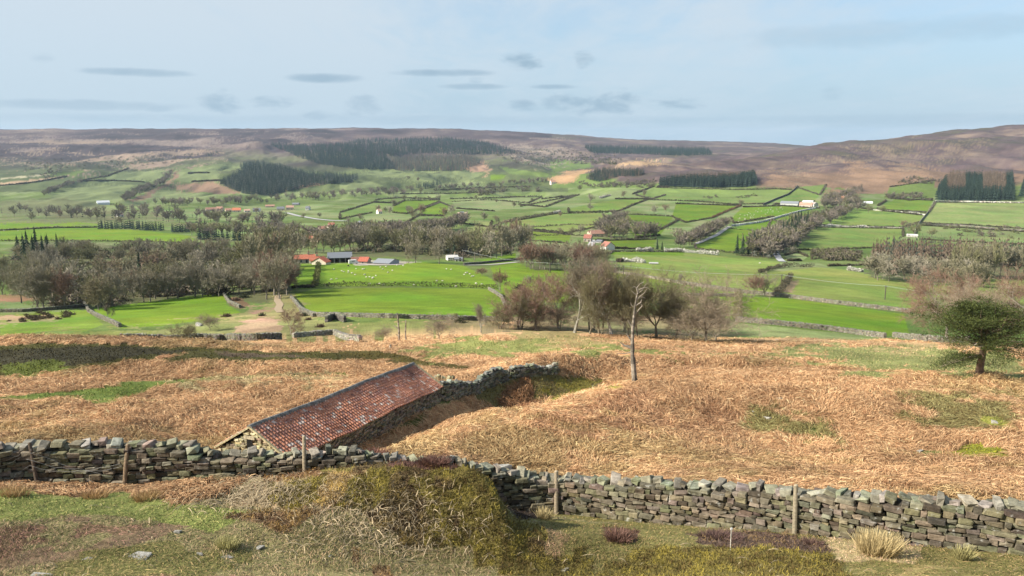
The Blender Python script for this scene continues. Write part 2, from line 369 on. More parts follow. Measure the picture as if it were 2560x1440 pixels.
MOOR, MOORG, MOORS = c3(.082, .056, .058), c3(.095, .085, .05), c3(.25, .19, .115)
LITTER, LITD = c3(.098, .105, .046), c3(.05, .045, .03)
def inpoly(P, u, v):
    P = np.asarray(P, float); w = np.zeros(u.shape, bool); x0, y0 = P[-1]
    for x1, y1 in P:
        c = (y1 > v) != (y0 > v)
        if y1 != y0: w ^= c & (u < (x0-x1)*(v-y1)/(y0-y1)+x1)
        x0, y0 = x1, y1
    return w
ZO = {1: (0, 300), 2: (850, 300), 3: (1700, 300), 4: (0, 700), 5: (850, 700), 6: (1700, 700)}
def Zp(t, pts):
    ox, oy = ZO[t]; return [(ox+a/2.976, oy+b/2.976) for a, b in pts]
def paint(P, col, cls=None, edge=0., thr=None, r0=0, r1=1e9, mixin=None, amt=1.):
    P = np.asarray(P, float)
    bu0, bv0 = P.min(0)-40; bu1, bv1 = P.max(0)+40
    sel = (GU > bu0) & (GU < bu1) & (GV > bv0) & (GV < bv1) & (RG >= r0) & (RG <= r1)
    if not sel.any(): return
    u = GU[sel]; v = GV[sel]; nf = NF[sel]
    e_ = edge*(1.0 if edge < 5.5 else 1.6)
    ins = inpoly(P, u+e_*(9*nf+5*N4[sel]), v+e_*(4.5*NF2[sel]+2.2*N4b[sel]))
    if thr is not None:
        nn = (nf+.5*N4[sel] if mixin is None else mixin[sel]); ins &= nn > thr
    idx = np.flatnonzero(sel.ravel())[ins]
    A = ALB.reshape(-1, 3); A[idx] = A[idx]*(1-amt)+np.asarray(col)*amt
    if cls is not None: CLS.reshape(-1)[idx] = cls
def band(col, v0, v1, u0=-4000, u1=6000, **k): paint([(u0, v0), (u1, v0), (u1, v1), (u0, v1)], col, **k)
# base cover by distance
ALB[:] = MID; CLS[:] = 0
m = RG < 160; ALB[m] = BRK; CLS[m] = 1
m = (RG < 27); ALB[m] = SHORT; CLS[m] = 3
m = (RG > 420) & (RG < 3000)
ALB[m] = (MID*1.05)[None]
sel = (RG > 450) & (RG < 2600); t = sstep(N2+.6*N3, -.1, .22)[sel][:, None]
ALB[sel] = (MID*(1-t)+PAL*.95*t)
# the far side: fields below, moor above
far = GV < 480
tl = sstep(GV+70*N3+25*N2, 372, 440)
leftm = far & (GU < 1420)
green = PAL*.42+MID*.2
moorc = MOOR[None, None]*(1+1.4*N3[..., None])+np.clip(N3+.6*N2, 0, 1)[..., None]*(MOORS-MOOR)*.9
a = moorc*(1-tl[..., None])+green[None, None]*tl[..., None]
ALB[leftm] = a[leftm]*.88  # far left fields and moor darkened in colour to stand for a cloud's shadow
spur = (GU >= 1380) & (GV < 470)
tr = sstep(GV+50*N3+20*N2-np.interp(GU, [1380, 1650, 1900, 2300, 2560], [425, 468, 462, 470, 455]), -6, 10)
n = N3*1.4+N2*.7
a = MOOR[None, None]*(1+.5*N2[..., None])+np.clip(n*2.3, 0, 1)[..., None]*(MOORS-MOOR)*.42+np.clip(-n*2.0, 0, 1)[..., None]*(MOORG-MOOR)*.8
low = sstep(GV+45*N3+25*N2, 418, 446)*sstep(GU, 1850, 2050)
a = a*(1-low[..., None])+(BRKR*.78)[None, None]*low[..., None]
a = a*(1-tr[..., None])+(MID*1.05)[None, None]*tr[..., None]
ALB[spur] = a[spur]
for P in ([(2180,372),(2290,360),(2330,372),(2240,390),(2190,398)], [(2080,395),(2180,380),(2200,396),(2130,406)], [(2240,430),(2360,395),(2380,402),(2300,430)], [(2000,400),(2060,390),(2080,402),(2010,410)],
          [(2330,375),(2440,362),(2450,372),(2350,382)], [(2050,382),(2140,366),(2150,374),(2070,390)], [(1880,440),(2000,432),(2060,446),(1960,452)]):
    paint(P, MOORS*.9, edge=14, amt=.42)
for P in ([(1880,466),(1920,436),(1960,440),(1990,470)], [(1990,462),(2030,440),(2060,455),(2050,478)], [(2060,490),(2120,440),(2160,425),(2280,425),(2350,430),(2330,455),(2200,480),(2130,500)], [(2140,400),(2190,405),(2160,430),(2140,425)]):
    paint(P, BRKR*.95, edge=10)
# far hills: bracken slopes, fields, pale tracks
paint(Zp(1, [(0,250),(500,190),(1100,200),(1500,190),(1750,300),(1300,330),(900,300),(600,350),(250,330),(0,380)]), c3(.20, .145, .105), edge=16, thr=-.02)
paint(Zp(1, [(0,130),(900,100),(1700,90),(2500,80),(2500,130),(1700,170),(700,200),(0,240)]), c3(.16, .12, .10), edge=14, thr=.02)
paint(Zp(1, [(0,470),(500,415),(460,435),(0,490)]), c3(.34, .24, .15))
paint(Zp(1, [(0,430),(380,400),(370,412),(0,445)]), c3(.30, .27, .17))
paint(Zp(1, [(380,400),(640,375),(560,412),(400,412)]), MID*.9)
paint(Zp(1, [(1300,380),(1650,320),(1900,350),(1600,380),(1650,460),(1310,460)]), PAL*.8, edge=4)
paint(Zp(1, [(820,380),(1240,368),(1200,440),(780,455)]), PAL*.85, edge=5)
paint(Zp(1, [(420,560),(650,470),(1000,475),(900,560),(800,610),(400,600)]), PAL*.82, edge=5)
paint(Zp(1, [(1080,600),(1150,500),(1400,540),(1650,580),(1500,600)]), PAL*.9, edge=4)
paint(Zp(1, [(1280,480),(1650,465),(1800,550),(1500,545),(1270,500)]), BRKR*.85, edge=6)
paint(Zp(1, [(950,600),(1200,480),(1330,380),(1360,375),(1240,490),(1150,520),(1080,600)]), BRKR*.8, edge=5)
paint(Zp(1, [(2080,510),(2300,460),(2420,450),(2400,490),(2150,525)]), BRKR*.9, edge=5)
paint(Zp(2, [(940,315),(1090,315),(1110,400),(960,400)]), c3(.27,.17,.11), edge=5)
paint(Zp(2, [(180,360),(560,390),(830,375),(1100,450),(1050,470),(600,450),(300,440)]), PAL*.85, edge=6)
paint(Zp(2, [(0,440),(200,450),(330,490),(0,525)]), PAL*.8)
paint(Zp(2, [(1120,405),(1240,410),(1200,445),(1120,445)]), VIV*.8)
paint(Zp(2, [(1180,345),(1330,370),(1560,400),(1540,425),(1260,400)]), MID*1.0)
paint(Zp(2, [(1580,300),(1900,330),(1850,360),(1560,400)]), MID*.95, edge=4)
paint(Zp(2, [(1300,180),(1700,200),(1830,330),(1560,330),(1350,280)]), c3(.20,.155,.12), edge=14)
paint(Zp(2, [(1530,450),(1700,385),(1850,365),(1760,470),(1640,478)]), c3(.30,.19,.10), edge=4)
paint(Zp(2, [(2090,330),(2250,300),(2450,310),(2560,350),(2300,370)]), c3(.28,.19,.11), edge=8)
# valley: named fields
F = []
F += [(Zp(1, [(0,745),(430,740),(730,775),(725,797),(300,800),(0,815)]), VIV), (Zp(1, [(0,825),(300,808),(720,803),(1100,825),(1400,860),(1510,925),(1100,905),(600,895),(0,900)]), VIV*.97),
      (Zp(1, [(0,1000),(135,1000),(140,1060),(0,1060)]), YEL*.9), (Zp(1, [(0,1065),(150,1062),(150,1120),(0,1130)]), VIV*.9)]
F += [([(735,735),(795,722),(1000,719),(1240,723),(1262,735),(1268,775),(1290,797),(1150,799),(900,795),(790,790),(752,765)], VIV),
      ([(798,662),(900,657),(1060,655),(1160,665),(1235,700),(1245,722),(1000,714),(790,716)], VIV*1.03),
      (Zp(1, [(1830,1150),(2000,1110),(2180,1075),(2370,1075),(2340,1250),(2180,1260),(2100,1200),(1850,1180)]), VIV),
      (Zp(2, [(955,1075),(1100,1030),(1310,990),(1310,1050),(1150,1078)]), VIV),
      ([(1225,668),(1290,655),(1330,672),(1520,672),(1720,712),(1850,735),(1850,742),(1270,760),(1250,720)], VIV*.98),
      ([(1530,632),(1700,630),(1850,645),(1955,655),(1895,685),(1960,692),(1985,700),(1950,738),(1850,738),(1560,685)], YEL*.95),
      ([(1900,685),(2040,668),(2100,672),(2330,715),(2320,745),(2270,778),(2100,760),(1962,735),(1985,700)], YEL*.9+VIV*.08),
      ([(1850,742),(1960,745),(2260,785),(2275,845),(2100,825),(1850,803)], VIV*1.02), ([(1700,725),(1845,740),(1840,800),(1700,790)], VIV),
      ([(2330,715),(2560,700),(2560,760),(2400,740),(2330,745)], YEL*.9),
      ([(1815,805),(2280,850),(2290,866),(1830,848)], c3(.19,.215,.085)),
      (Zp(4, [(690,215),(1000,150),(1380,120),(1700,105),(1680,180),(1790,240),(1700,275),(1200,340),(910,360),(800,310),(700,250)]), VIV),
      (Zp(4, [(0,270),(620,210),(770,330),(640,380),(300,380),(100,440),(0,455)]), VIV*.8+PAL*.15)]
F += [([(1068,592),(1226,560),(1430,562),(1700,575),(1600,600),(1430,588),(1226,575),(1140,592)], PAL*.75+VIV*.25), (Zp(2, [(650,860),(900,770),(1130,755),(1120,800),(1020,880)]), PAL*.5+YEL*.5),
      (Zp(2, [(1180,800),(1250,760),(1600,700),(2000,690),(1900,800),(1700,840),(1400,815)]), YEL*.55+MID*.5), (Zp(2, [(1060,870),(1140,822),(1400,825),(1720,855),(1700,920),(1300,890)]), VIV*.75+MID*.2),
      (Zp(2, [(830,610),(1100,595),(1500,575),(1400,620),(1150,680),(870,660)]), PAL*.95), (Zp(2, [(1330,630),(1500,590),(1760,560),(1520,650)]), PAL*.8+YEL*.15),
      (Zp(2, [(600,670),(745,615),(810,640),(770,715),(590,708)]), VIV*.9), (Zp(2, [(400,640),(480,600),(740,598),(600,660),(500,700),(390,690)]), VIV*.8),
      (Zp(2, [(0,700),(260,615),(380,620),(240,690),(0,740)]), MID*1.15), (Zp(2, [(1830,1000),(2030,980),(2560,985),(2560,1010),(2000,1000)]), VIV*.9),
      (Zp(2, [(2080,700),(2300,710),(2480,720),(2380,860),(2200,880),(2070,740)]), VIV*.75), (Zp(2, [(1700,660),(2050,590),(2290,590),(2080,680),(1700,690)]), VIV*.6+PAL*.3),
      (Zp(2, [(2360,500),(2450,500),(2420,560),(2320,590),(2200,560)]), MID*1.1), (Zp(2, [(1900,900),(2350,890),(2330,960),(2040,960)]), VIV*.8),
      (Zp(3, [(-180,505),(430,520),(720,515),(830,520),(640,625),(400,630),(100,605),(-250,595)]), MID*1.1+PAL*.1), (Zp(3, [(860,500),(1090,480),(1040,560),(1000,605),(700,630)]), MID*1.15),
      (Zp(3, [(-30,625),(460,640),(240,730),(40,765),(-60,720)]), VIV*.8), (Zp(3, [(470,650),(760,640),(1040,660),(700,720),(400,770),(380,730)]), VIV*.9), (Zp(3, [(110,930),(350,810),(680,740),(1030,680),(780,780),(640,830),(500,960),(400,990),(120,960)]), VIV*.88),
      (Zp(3, [(1020,780),(1350,660),(1800,710),(1790,760),(1660,800),(1100,790)]), VIV*.55+PAL*.45), (Zp(3, [(960,800),(1660,810),(1660,870),(1500,950),(1000,970),(870,970)]), VIV*.5+PAL*.45),
      (Zp(3, [(1900,615),(2560,620),(2560,810),(2100,780),(1800,770),(1850,690)]), PAL*.55+YEL*.5), (Zp(3, [(1790,785),(2560,835),(2560,930),(1780,890)]), MID*.5+PAL*.6),
      (Zp(3, [(1560,500),(1900,450),(1880,590),(1700,600),(1530,560)]), MID*1.0), (Zp(3, [(1470,660),(1600,590),(1880,600),(1830,690),(1480,670)]), VIV*.6+MID*.3),
      (Zp(3, [(780,1010),(870,985),(950,1020),(900,1050),(800,1050)]), PAL*1.25), (Zp(3, [(980,990),(1350,980),(1400,1080),(1100,1090),(980,1040)]), MID*.8+PAL*.2)]
for P, c in F: paint(P, c, r0=165)
# woods: leaf litter under the trees
for P in ([(0,640),(60,612),(150,604),(330,612),(560,626),(720,612),(735,640),(690,665),(620,690),(560,735),(470,740),(230,775),(100,760),(0,700)],
          [(860,640),(1000,640),(1080,648),(1200,645),(1320,618),(1320,600),(1100,600),(870,610)], [(1300,660),(1520,655),(1520,672),(1330,672)],
          [(2150,660),(2230,622),(2560,625),(2560,700),(2380,700),(2330,712),(2180,690)], Zp(3, [(420,1020),(640,890),(980,760),(1000,800),(850,970),(640,1030)]), [(560,735),(720,700),(735,745),(640,760)],
          Zp(2, [(440,840),(900,760),(650,860),(450,870)])):
    paint(P, LITTER, edge=5, r0=150)
for P in (Zp(1, [(0,600),(500,600),(1000,640),(1060,700),(700,740),(0,740)]), [(0,530),(460,535),(470,560),(0,556)]):
    paint(P, LITTER*1.25, edge=8, thr=-.05, r0=600)
# rough ground between near brow and fields
paint(Zp(4, [(0,450),(100,440),(300,385),(640,380),(900,365),(1250,345),(1700,280),(1800,250),(2060,120),(2120,140),(2320,270),(2560,280),(2560,480),(1900,470),(1400,450),(900,470),(400,470),(0,480)]), c3(.19,.19,.07), edge=7, r0=118, r1=330)
paint(Zp(4, [(0,455),(300,385),(900,370),(1200,420),(800,470),(0,485)]), c3(.155,.165,.045), edge=8, r0=118, r1=330)
paint([(1100,800),(1290,800),(1560,790),(1830,800),(1830,845),(1300,830),(1050,830)], c3(.22,.17,.09), edge=8, r0=118, r1=330)
paint([(1260,770),(1380,770),(1560,780),(1820,770),(1840,800),(1290,800)], c3(.23,.165,.095), edge=8, thr=-.08, r0=118, r1=330)
paint([(870,812),(960,800),(1090,800),(1110,830),(960,845),(870,840)], c3(.155,.185,.05), edge=6, r0=118, r1=330)
paint(Zp(4, [(1750,340),(1960,270),(2080,300),(2100,395),(1900,400),(1740,385)]), c3(.33,.225,.14), edge=4, r0=118, r1=360)
paint(Zp(4, [(1690,130),(1800,140),(1850,190),(1780,215),(1700,190)]), c3(.14,.085,.05), edge=3, r0=118, r1=420)
paint(Zp(4, [(1800,190),(2050,180),(2060,215),(1900,250),(1800,220)]), BRKR*1.2, edge=5, thr=-.1, r0=118, r1=420)
paint(Zp(4, [(0,120),(250,100),(250,140),(0,170)]), BRKD*.7, edge=6, r0=118); paint(Zp(4, [(0,160),(620,170),(640,205),(0,240)]), PAL*.9, edge=6, thr=-.1, r0=118)
paint(Zp(4, [(0,290),(150,260),(520,250),(500,290),(200,300),(0,330)]), STRAW*.6, edge=6, thr=.02, r0=118)
paint(Zp(6, [(780,0),(860,0),(850,60),(840,95),(760,90)]), c3(.24,.18,.10), edge=4, r0=160)
paint([(1142,531),(1169,530),(1168,537),(1144,537)], c3(.45,.36,.24)); 
paint(Zp(2, [(380,300),(2560,300),(2560,301)]), MID)
paint([(880,650),(1000,652),(1060,655),(1000,662),(890,662)], c3(.30,.27,.21), edge=2, r0=250)
# bracken slope: paths, green patches, heather
paint(Zp(4, [(-900,490),(0,480),(400,462),(1000,485),(1600,512),(2560,545),(2560,605),(1600,605),(1150,600),(850,625),(600,655),(250,700),(0,705),(-900,720)]), c3(.062,.058,.018), 2, edge=3, r1=165)  # heather's own dark olive, with the bank's shade painted into it
paint(Zp(4, [(-900,515),(0,505),(900,492),(1500,535),(1000,575),(620,620),(0,615),(-900,620)]), c3(.040, .036, .019), 2, edge=4, r1=165)  # blackest core of the bank: peaty heather plus more painted shade
paint(Zp(4, [(1600,530),(2200,545),(2300,575),(1700,570)]), c3(.085, .062, .04), 2, edge=4, r1=165)
paint(Zp(4, [(0,610),(600,600),(500,650),(250,690),(0,695)]), c3(.085,.10,.022), 2, edge=6, r1=165)
paint(Zp(5, [(0,535),(300,525),(620,600),(950,655),(920,675),(600,640),(0,585)]), OLV*.55, 2, edge=3, r1=165)
paint(Zp(4, [(-900,880),(0,870),(500,830),(900,765),(1400,730),(2560,685),(2560,708),(1700,748),(1200,795),(900,900),(750,925),(600,885),(0,898),(-900,905)]), c3(.125,.165,.035), 3, edge=2.5, r1=120)
paint(Zp(4, [(600,890),(900,800),(1250,770),(1150,930),(800,920)]), c3(.17,.17,.05), 3, edge=9, thr=-.03, r1=120)
paint(Zp(4, [(1100,760),(2560,700),(2560,790),(1500,800)]), STRAW*.95, 1, edge=8, thr=-.12, r1=120)
paint(Zp(5, [(380,520),(700,470),(1100,430),(1500,425),(2300,520),(2560,540),(2560,575),(1500,540),(650,585)]), c3(.185,.19,.06), 3, edge=9, r1=160)
paint(Zp(5, [(1150,400),(1700,380),(2200,470),(1900,500),(1300,450)]), c3(.27,.21,.09), 3, edge=9, thr=-.1, r1=160)
paint(Zp(6, [(0,520),(600,570),(900,480),(1300,450),(2000,500),(2560,560),(2560,715),(1900,700),(1300,660),(750,640)]), c3(.19,.195,.07), 3, edge=9, r1=165)
paint(Zp(6, [(300,580),(900,560),(1250,560),(1200,610),(700,640)]), BRK, 1, edge=8, thr=-.06, r1=165); paint(Zp(6, [(1000,460),(1900,480),(2000,560),(1400,520)]), c3(.27,.22,.10), 3, edge=9, thr=.02, r1=165)
paint(Zp(5, [(950,850),(1180,720),(1600,680),(1950,700),(1880,800),(1500,900),(1350,965),(1200,910)]), c3(.13,.105,.04), 2, edge=8, r1=120)
paint(Zp(5, [(1200,800),(1400,760),(1480,930),(1350,965),(1220,910)]), c3(.22,.12,.06), 1, edge=6, r1=120)
paint(Zp(5, [(1500,740),(1750,690),(1900,720),(1700,800),(1500,820)]), c3(.17,.145,.035), 2, edge=8, r1=120)
paint(Zp(5, [(1520,905),(1750,800),(2130,780),(2150,810),(1800,830),(1600,920)]), c3(.19,.18,.035), 2, edge=4, r1=120)
paint(Zp(5, [(100,1200),(500,1000),(900,860),(960,880),(560,1040),(300,1180)]), c3(.10,.12,.03), 3, edge=6, r1=75)
paint(Zp(6, [(300,900),(700,950),(1050,1080),(1250,1250),(1000,1250),(700,1080)]), c3(.22,.19,.075), 1, edge=10, thr=-.12, r1=95); paint(Zp(6, [(950,1080),(1050,1080),(1080,1200),(960,1200)]), c3(.17,.20,.06), 3, edge=7, r1=95)
paint(Zp(6, [(1650,960),(2000,890),(2560,870),(2560,1180),(2100,1150),(1700,1060)]), c3(.23,.195,.08), 1, edge=12, thr=-.12, r1=95)
paint(Zp(6, [(2300,1000),(2500,1020),(2560,1180),(2350,1150)]), c3(.21,.21,.045), 3, edge=8, thr=0, r1=95)
paint(Zp(6, [(1900,1265),(2200,1250),(2450,1340),(2000,1330)]), c3(.20,.20,.03), 2, edge=6, r1=95); paint(Zp(6, [(1600,1250),(1900,1230),(1950,1290),(1650,1290)]), c3(.16,.16,.05), 3, edge=6, r1=95)
for P in (Zp(6, [(0,590),(190,640),(180,680),(0,690)]), Zp(5, [(2200,600),(2560,600),(2560,680),(2250,660)]), Zp(6, [(0,870),(200,850),(480,1050),(400,1150),(0,1120)]), Zp(4, [(1180,580),(1400,600),(1280,680),(1150,660)]), Zp(5, [(1500,1050),(2300,850),(2500,1050),(1800,1250),(1400,1150)])):
    paint(P, BRKD*1.15, 1, edge=12, thr=-.06, r1=120)
# foreground in front of the wall
RF = 27.5
paint([(-200,1195),(500,1212),(640,1190),(560,1240),(420,1262),(200,1245),(-200,1240)], BRK*.75, 1, edge=7, r1=RF)
paint([(-200,1245),(300,1242),(500,1266),(640,1300),(520,1330),(350,1302),(200,1297),(-200,1306)], c3(.185,.205,.06), 3, edge=8, r1=RF)
paint([(-200,1308),(200,1300),(460,1312),(360,1362),(200,1402),(-200,1445)], SOIL*1.15, 0, edge=14, thr=-.16, r1=RF)
paint([(470,1232),(620,1186),(760,1178),(800,1260),(920,1300),(700,1295),(520,1275)], c3(.24, .18, .10), 0, edge=12, r1=RF, thr=-.12)
paint([(540,1300),(760,1292),(1000,1330),(1160,1380),(1300,1440),(960,1450),(850,1372),(700,1340)], HEA*1.25, 2, edge=10, r1=RF, thr=-.12)
paint([(700,1205),(850,1160),(1000,1150),(1150,1158),(1230,1200),(1262,1290),(1390,1345),(1400,1410),(1180,1420),(1080,1345),(900,1290),(740,1255)], OLV, 2, edge=9, r1=RF)
paint([(700,1215),(900,1190),(1080,1230),(1180,1330),(1000,1350),(800,1290)], c3(.27,.19,.09), 2, edge=12, r1=RF, thr=-.06)
paint([(540,1200),(760,1170),(840,1200),(800,1300),(640,1270)], OLV*.95, 2, edge=12, thr=.03, r1=RF)
paint([(760,1180),(1000,1160),(1200,1220),(1260,1330),(1380,1400),(1200,1420),(1000,1340),(820,1270)], c3(.25,.175,.085), 2, edge=12, thr=.03, r1=RF, mixin=fbm(GX+19, GY+73, 1.5, 3)+.3*N1)
paint([(760,1180),(1000,1160),(1200,1220),(1260,1330),(1380,1400),(1200,1420),(1000,1340),(820,1270)], c3(.13,.095,.045), 2, edge=12, thr=.11, r1=RF, mixin=fbm(GX-59, GY+13, 1.2, 3)+.3*N1)
paint([(1480,1340),(2100,1340),(2160,1460),(1440,1460)], c3(.16,.10,.05), 2, edge=12, thr=.07, r1=RF, mixin=fbm(GX+49, GY+3, 1.3, 3)+.3*N1)
paint([(-200,1315),(500,1320),(800,1350),(900,1460),(-200,1460)], c3(.18,.122,.07), 3, edge=12, thr=.08, r1=RF, mixin=fbm(GX+9, GY-33, 1.9, 4))
paint([(1300,1300),(2700,1390),(2700,1460),(1300,1460)], c3(.22,.165,.08), 3, edge=12, thr=.09, r1=RF, mixin=fbm(GX+90, GY-3, 1.7, 4))
paint([(900,1130),(1130,1130),(1140,1170),(900,1165)], c3(.12,.065,.05), 2, edge=6, r1=RF)
paint([(640,1170),(780,1160),(820,1200),(660,1215)], c3(.20,.12,.06), 2, edge=7, r1=RF)
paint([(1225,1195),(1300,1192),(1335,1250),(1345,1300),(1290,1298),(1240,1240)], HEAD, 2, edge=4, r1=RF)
paint([(1300,1288),(1700,1305),(2000,1330),(2700,1385),(2700,1500),(1300,1500),(1380,1340)], c3(.175,.155,.055), 3, edge=8, r1=RF)
paint([(1480,1410),(1560,1370),(1700,1345),(1900,1352),(2060,1385),(2160,1460),(1440,1460)], OLV*.95, 2, edge=10, r1=RF)
paint([(1700,1320),(1880,1325),(2100,1360),(2140,1400),(2000,1390),(1760,1345)], c3(.11,.075,.055), 2, edge=8, r1=RF, thr=-.1)
paint([(1500,1310),(1600,1320),(1590,1352),(1510,1350)], c3(.12,.075,.05), 2, edge=5, r1=RF)
paint([(1290,1395),(1420,1360),(1460,1440),(1280,1450)], OLV*.8, 2, edge=8, r1=RF)
paint([(2060,1340),(2300,1352),(2280,1410),(2080,1400)], STRAW*.9, 3, edge=6, r1=RF); paint([(2280,1400),(2560,1395),(2560,1440),(2250,1440)], c3(.27,.22,.09), 3, edge=8, thr=-.03, r1=RF)
paint([(200,1385),(400,1360),(620,1400),(560,1450),(100,1450)], c3(.14,.13,.045), 3, edge=9, r1=RF)
tb = sstep(fbm(GX+400, GY-250, 19, 4)+.5*N4, .02, .16)[..., None]*((CLS == 1) & (RG > 30))[..., None]
ALB[:] = ALB*(1-.42*tb)+c3(.215, .19, .075)*.42*tb
# natural blotches everywhere
mod = 1+.35*fbm(GX-9, GY+17, 13, 3)*((RG > 165) & (RG < 900))+(.75*N1+.5*fbm(GX+77, GY-31, 17, 3))*(RG < 200)+.55*fbm(GX+31, GY+11, 75, 4)*(RG >= 1300)+.5*N2*((RG >= 150) & (RG < 1500))+.4*N3*(RG >= 1500)+.28*N4*(RG < 60)
fine = RNG.random((NA, NR))
mod = mod*(1+.22*(fine-.5)*(RG < 200)+.10*(fine-.5)*(RG >= 200))
ALB *= np.clip(mod, .45, 1.7)[..., None]
stripe = np.sin((GX*.83+GY*.55)/2.3)*.045*((RG > 170) & (RG < 700)); ALB *= (1+stripe)[..., None]
hue = fbm(GX-200, GY+300, 24, 3); gm = (RG > 165) & (RG < 1500)
ALB[..., 0] *= np.where(gm, 1+.55*hue, 1); ALB[..., 2] *= np.where(gm, 1+.5*hue, 1)

def ground_mat():
    m = bpy.data.materials.new('ground'); m.use_nodes = True; k = NT(m.node_tree); k.n.clear()
    out = k.add('ShaderNodeOutputMaterial'); b = k.add('ShaderNodeBsdfPrincipled'); k.l.new(b.outputs[0], out.inputs[0])
    c = k.add('ShaderNodeAttribute', attribute_name='col').outputs['Color']; P = k.add('ShaderNodeTexCoord').outputs['Object']
    n1 = k.noise(P, 3.1, 6, .7); n2 = k.noise(P, 22, 4, .65); n3 = k.noise(P, .21, 5, .6)
    f = k.math('MULTIPLY', k.ramp(n1, .25, .75, .74, 1.26), k.math('MULTIPLY', k.ramp(n2, .25, .75, .72, 1.28), k.ramp(n3, .25, .75, .88, 1.12)))
    cc = k.add('ShaderNodeVectorMath', operation='SCALE'); k.l.new(c, cc.inputs[0]); k.l.new(f, cc.inputs['Scale'])
    k.l.new(cc.outputs[0], b.inputs['Base Color']); b.inputs['Roughness'].default_value = .95; b.inputs['Specular IOR Level'].default_value = .1
    bn = k.add('ShaderNodeBump'); bn.inputs['Strength'].default_value = .7; bn.inputs['Distance'].default_value = .10
    k.l.new(k.math('ADD', n1, k.math('MULTIPLY', n2, .35)), bn.inputs['Height']); k.l.new(bn.outputs[0], b.inputs['Normal'])
    return m
def build_ground():
    V = np.stack([GX, GY, GZ], -1).reshape(-1, 3)
    i = np.arange(NA-1)[:, None]; j = np.arange(NR-1)[None, :]
    q = np.stack([i*NR+j, (i+1)*NR+j, (i+1)*NR+j+1, i*NR+j+1], -1).reshape(-1, 4)
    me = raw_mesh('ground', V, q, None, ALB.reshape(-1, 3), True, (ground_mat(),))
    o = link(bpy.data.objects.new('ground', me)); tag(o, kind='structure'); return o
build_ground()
def alb_at(x, y):
    a = np.arctan2(x, y); r = np.hypot(x, y)
    i = np.clip(np.rint(np.interp(a, AZ, np.arange(NA))).astype(int), 0, NA-1); j = np.clip(np.rint(np.interp(np.log(np.maximum(r, .3)), LRJ, np.arange(NR))).astype(int), 0, NR-1)
    return ALB[i, j], CLS[i, j]
# ------------------------------------------------------------------ dry-stone walls
def _stone_template(bv=.16):
    cs = [(x, y, z) for x in (-1, 1) for y in (-1, 1) for z in (-1, 1)]
    V = []
    for c in cs:
        for a in range(3):
            p = [c[i]*(1 if i == a else 1-bv) for i in range(3)]; V.append(p)
    idx = {c: i for i, c in enumerate(cs)}; Q = []; T = []
    for a in range(3):
        o = [i for i in range(3) if i != a]
        for s in (-1, 1):
            f = []
            for p, q in ((-1, -1), (1, -1), (1, 1), (-1, 1)):
                c = [0, 0, 0]; c[a] = s; c[o[0]] = p; c[o[1]] = q; f.append(idx[tuple(c)]*3+a)
            Q.append(f)
        for p in (-1, 1):
            for q in (-1, 1):
                c0 = [0, 0, 0]; c1 = [0, 0, 0]; c0[a] = -1; c1[a] = 1
                for c in (c0, c1): c[o[0]] = p; c[o[1]] = q
                i0, i1 = idx[tuple(c0)], idx[tuple(c1)]
                Q.append([i0*3+o[0], i1*3+o[0], i1*3+o[1], i0*3+o[1]])
    for c in cs: T.append([idx[c]*3+i for i in range(3)])
    V = np.array(V, float)/1.
    def fix(F):
        out = []
        for f in F:
            p = V[f]; n = np.cross(p[1]-p[0], p[2]-p[0])
            out.append(f if n.dot(p.mean(0)) > 0 else f[::-1])
        return np.array(out)
    return V, fix(Q), fix(T)
SV, SQ, ST = _stone_template()
def stones(mb, C, half, yaw, rng, jit=.16, tilt=.06, col=None):
    """C (N,3) centres, half (N,3) half sizes, yaw (N,)"""
    N = len(C); V = np.repeat(SV[None], N, 0)
    cj = rng.uniform(-1, 1, (N, 8, 3))*jit
    V = V+np.repeat(cj, 3, axis=1)+rng.uniform(-1, 1, (N, 24, 3))*jit*.3
    V = V*np.asarray(half)[:, None, :]
    tx = rng.normal(0, 1, (N, 2))*np.broadcast_to(np.asarray(tilt, float), (N,))[:, None]
    c, s = np.cos(tx[:, 0])[:, None], np.sin(tx[:, 0])[:, None]; X, Y, Z = V[..., 0], V[..., 1], V[..., 2]
    X, Z = X*c-Z*s, X*s+Z*c
    c, s = np.cos(tx[:, 1])[:, None], np.sin(tx[:, 1])[:, None]; Y, Z = Y*c-Z*s, Y*s+Z*c
    c, s = np.cos(yaw)[:, None], np.sin(yaw)[:, None]
    V = np.stack([X*c-Y*s, X*s+Y*c, Z], -1)+np.asarray(C)[:, None, :]
    k = (np.arange(N)*24)[:, None, None]
    mb.add(V.reshape(-1, 3), (SQ[None]+k).reshape(-1, 4), (ST[None]+k).reshape(-1, 3), np.repeat(col, 24, axis=0))
def stone_cols(N, rng, base=(.175, .155, .115), var=.35):
    c = np.array(base)[None]*(1+rng.normal(0, var, (N, 1))).clip(.45, 1.9)
    g = rng.random((N, 1)); c = c*(1-.35*(g > .7))+np.array([[.15, .155, .075]])*.35*(g > .7)
    return c*(1+rng.normal(0, .05, (N, 3)))
def resample(pts, step):
    P = np.asarray(pts, float); d = np.r_[0, np.cumsum(np.hypot(*np.diff(P[:, :2], axis=0).T))]
    n = max(2, int(d[-1]/step)+1); s = np.linspace(0, d[-1], n)
    return s, np.stack([np.interp(s, d, P[:, i]) for i in range(P.shape[1])], 1)
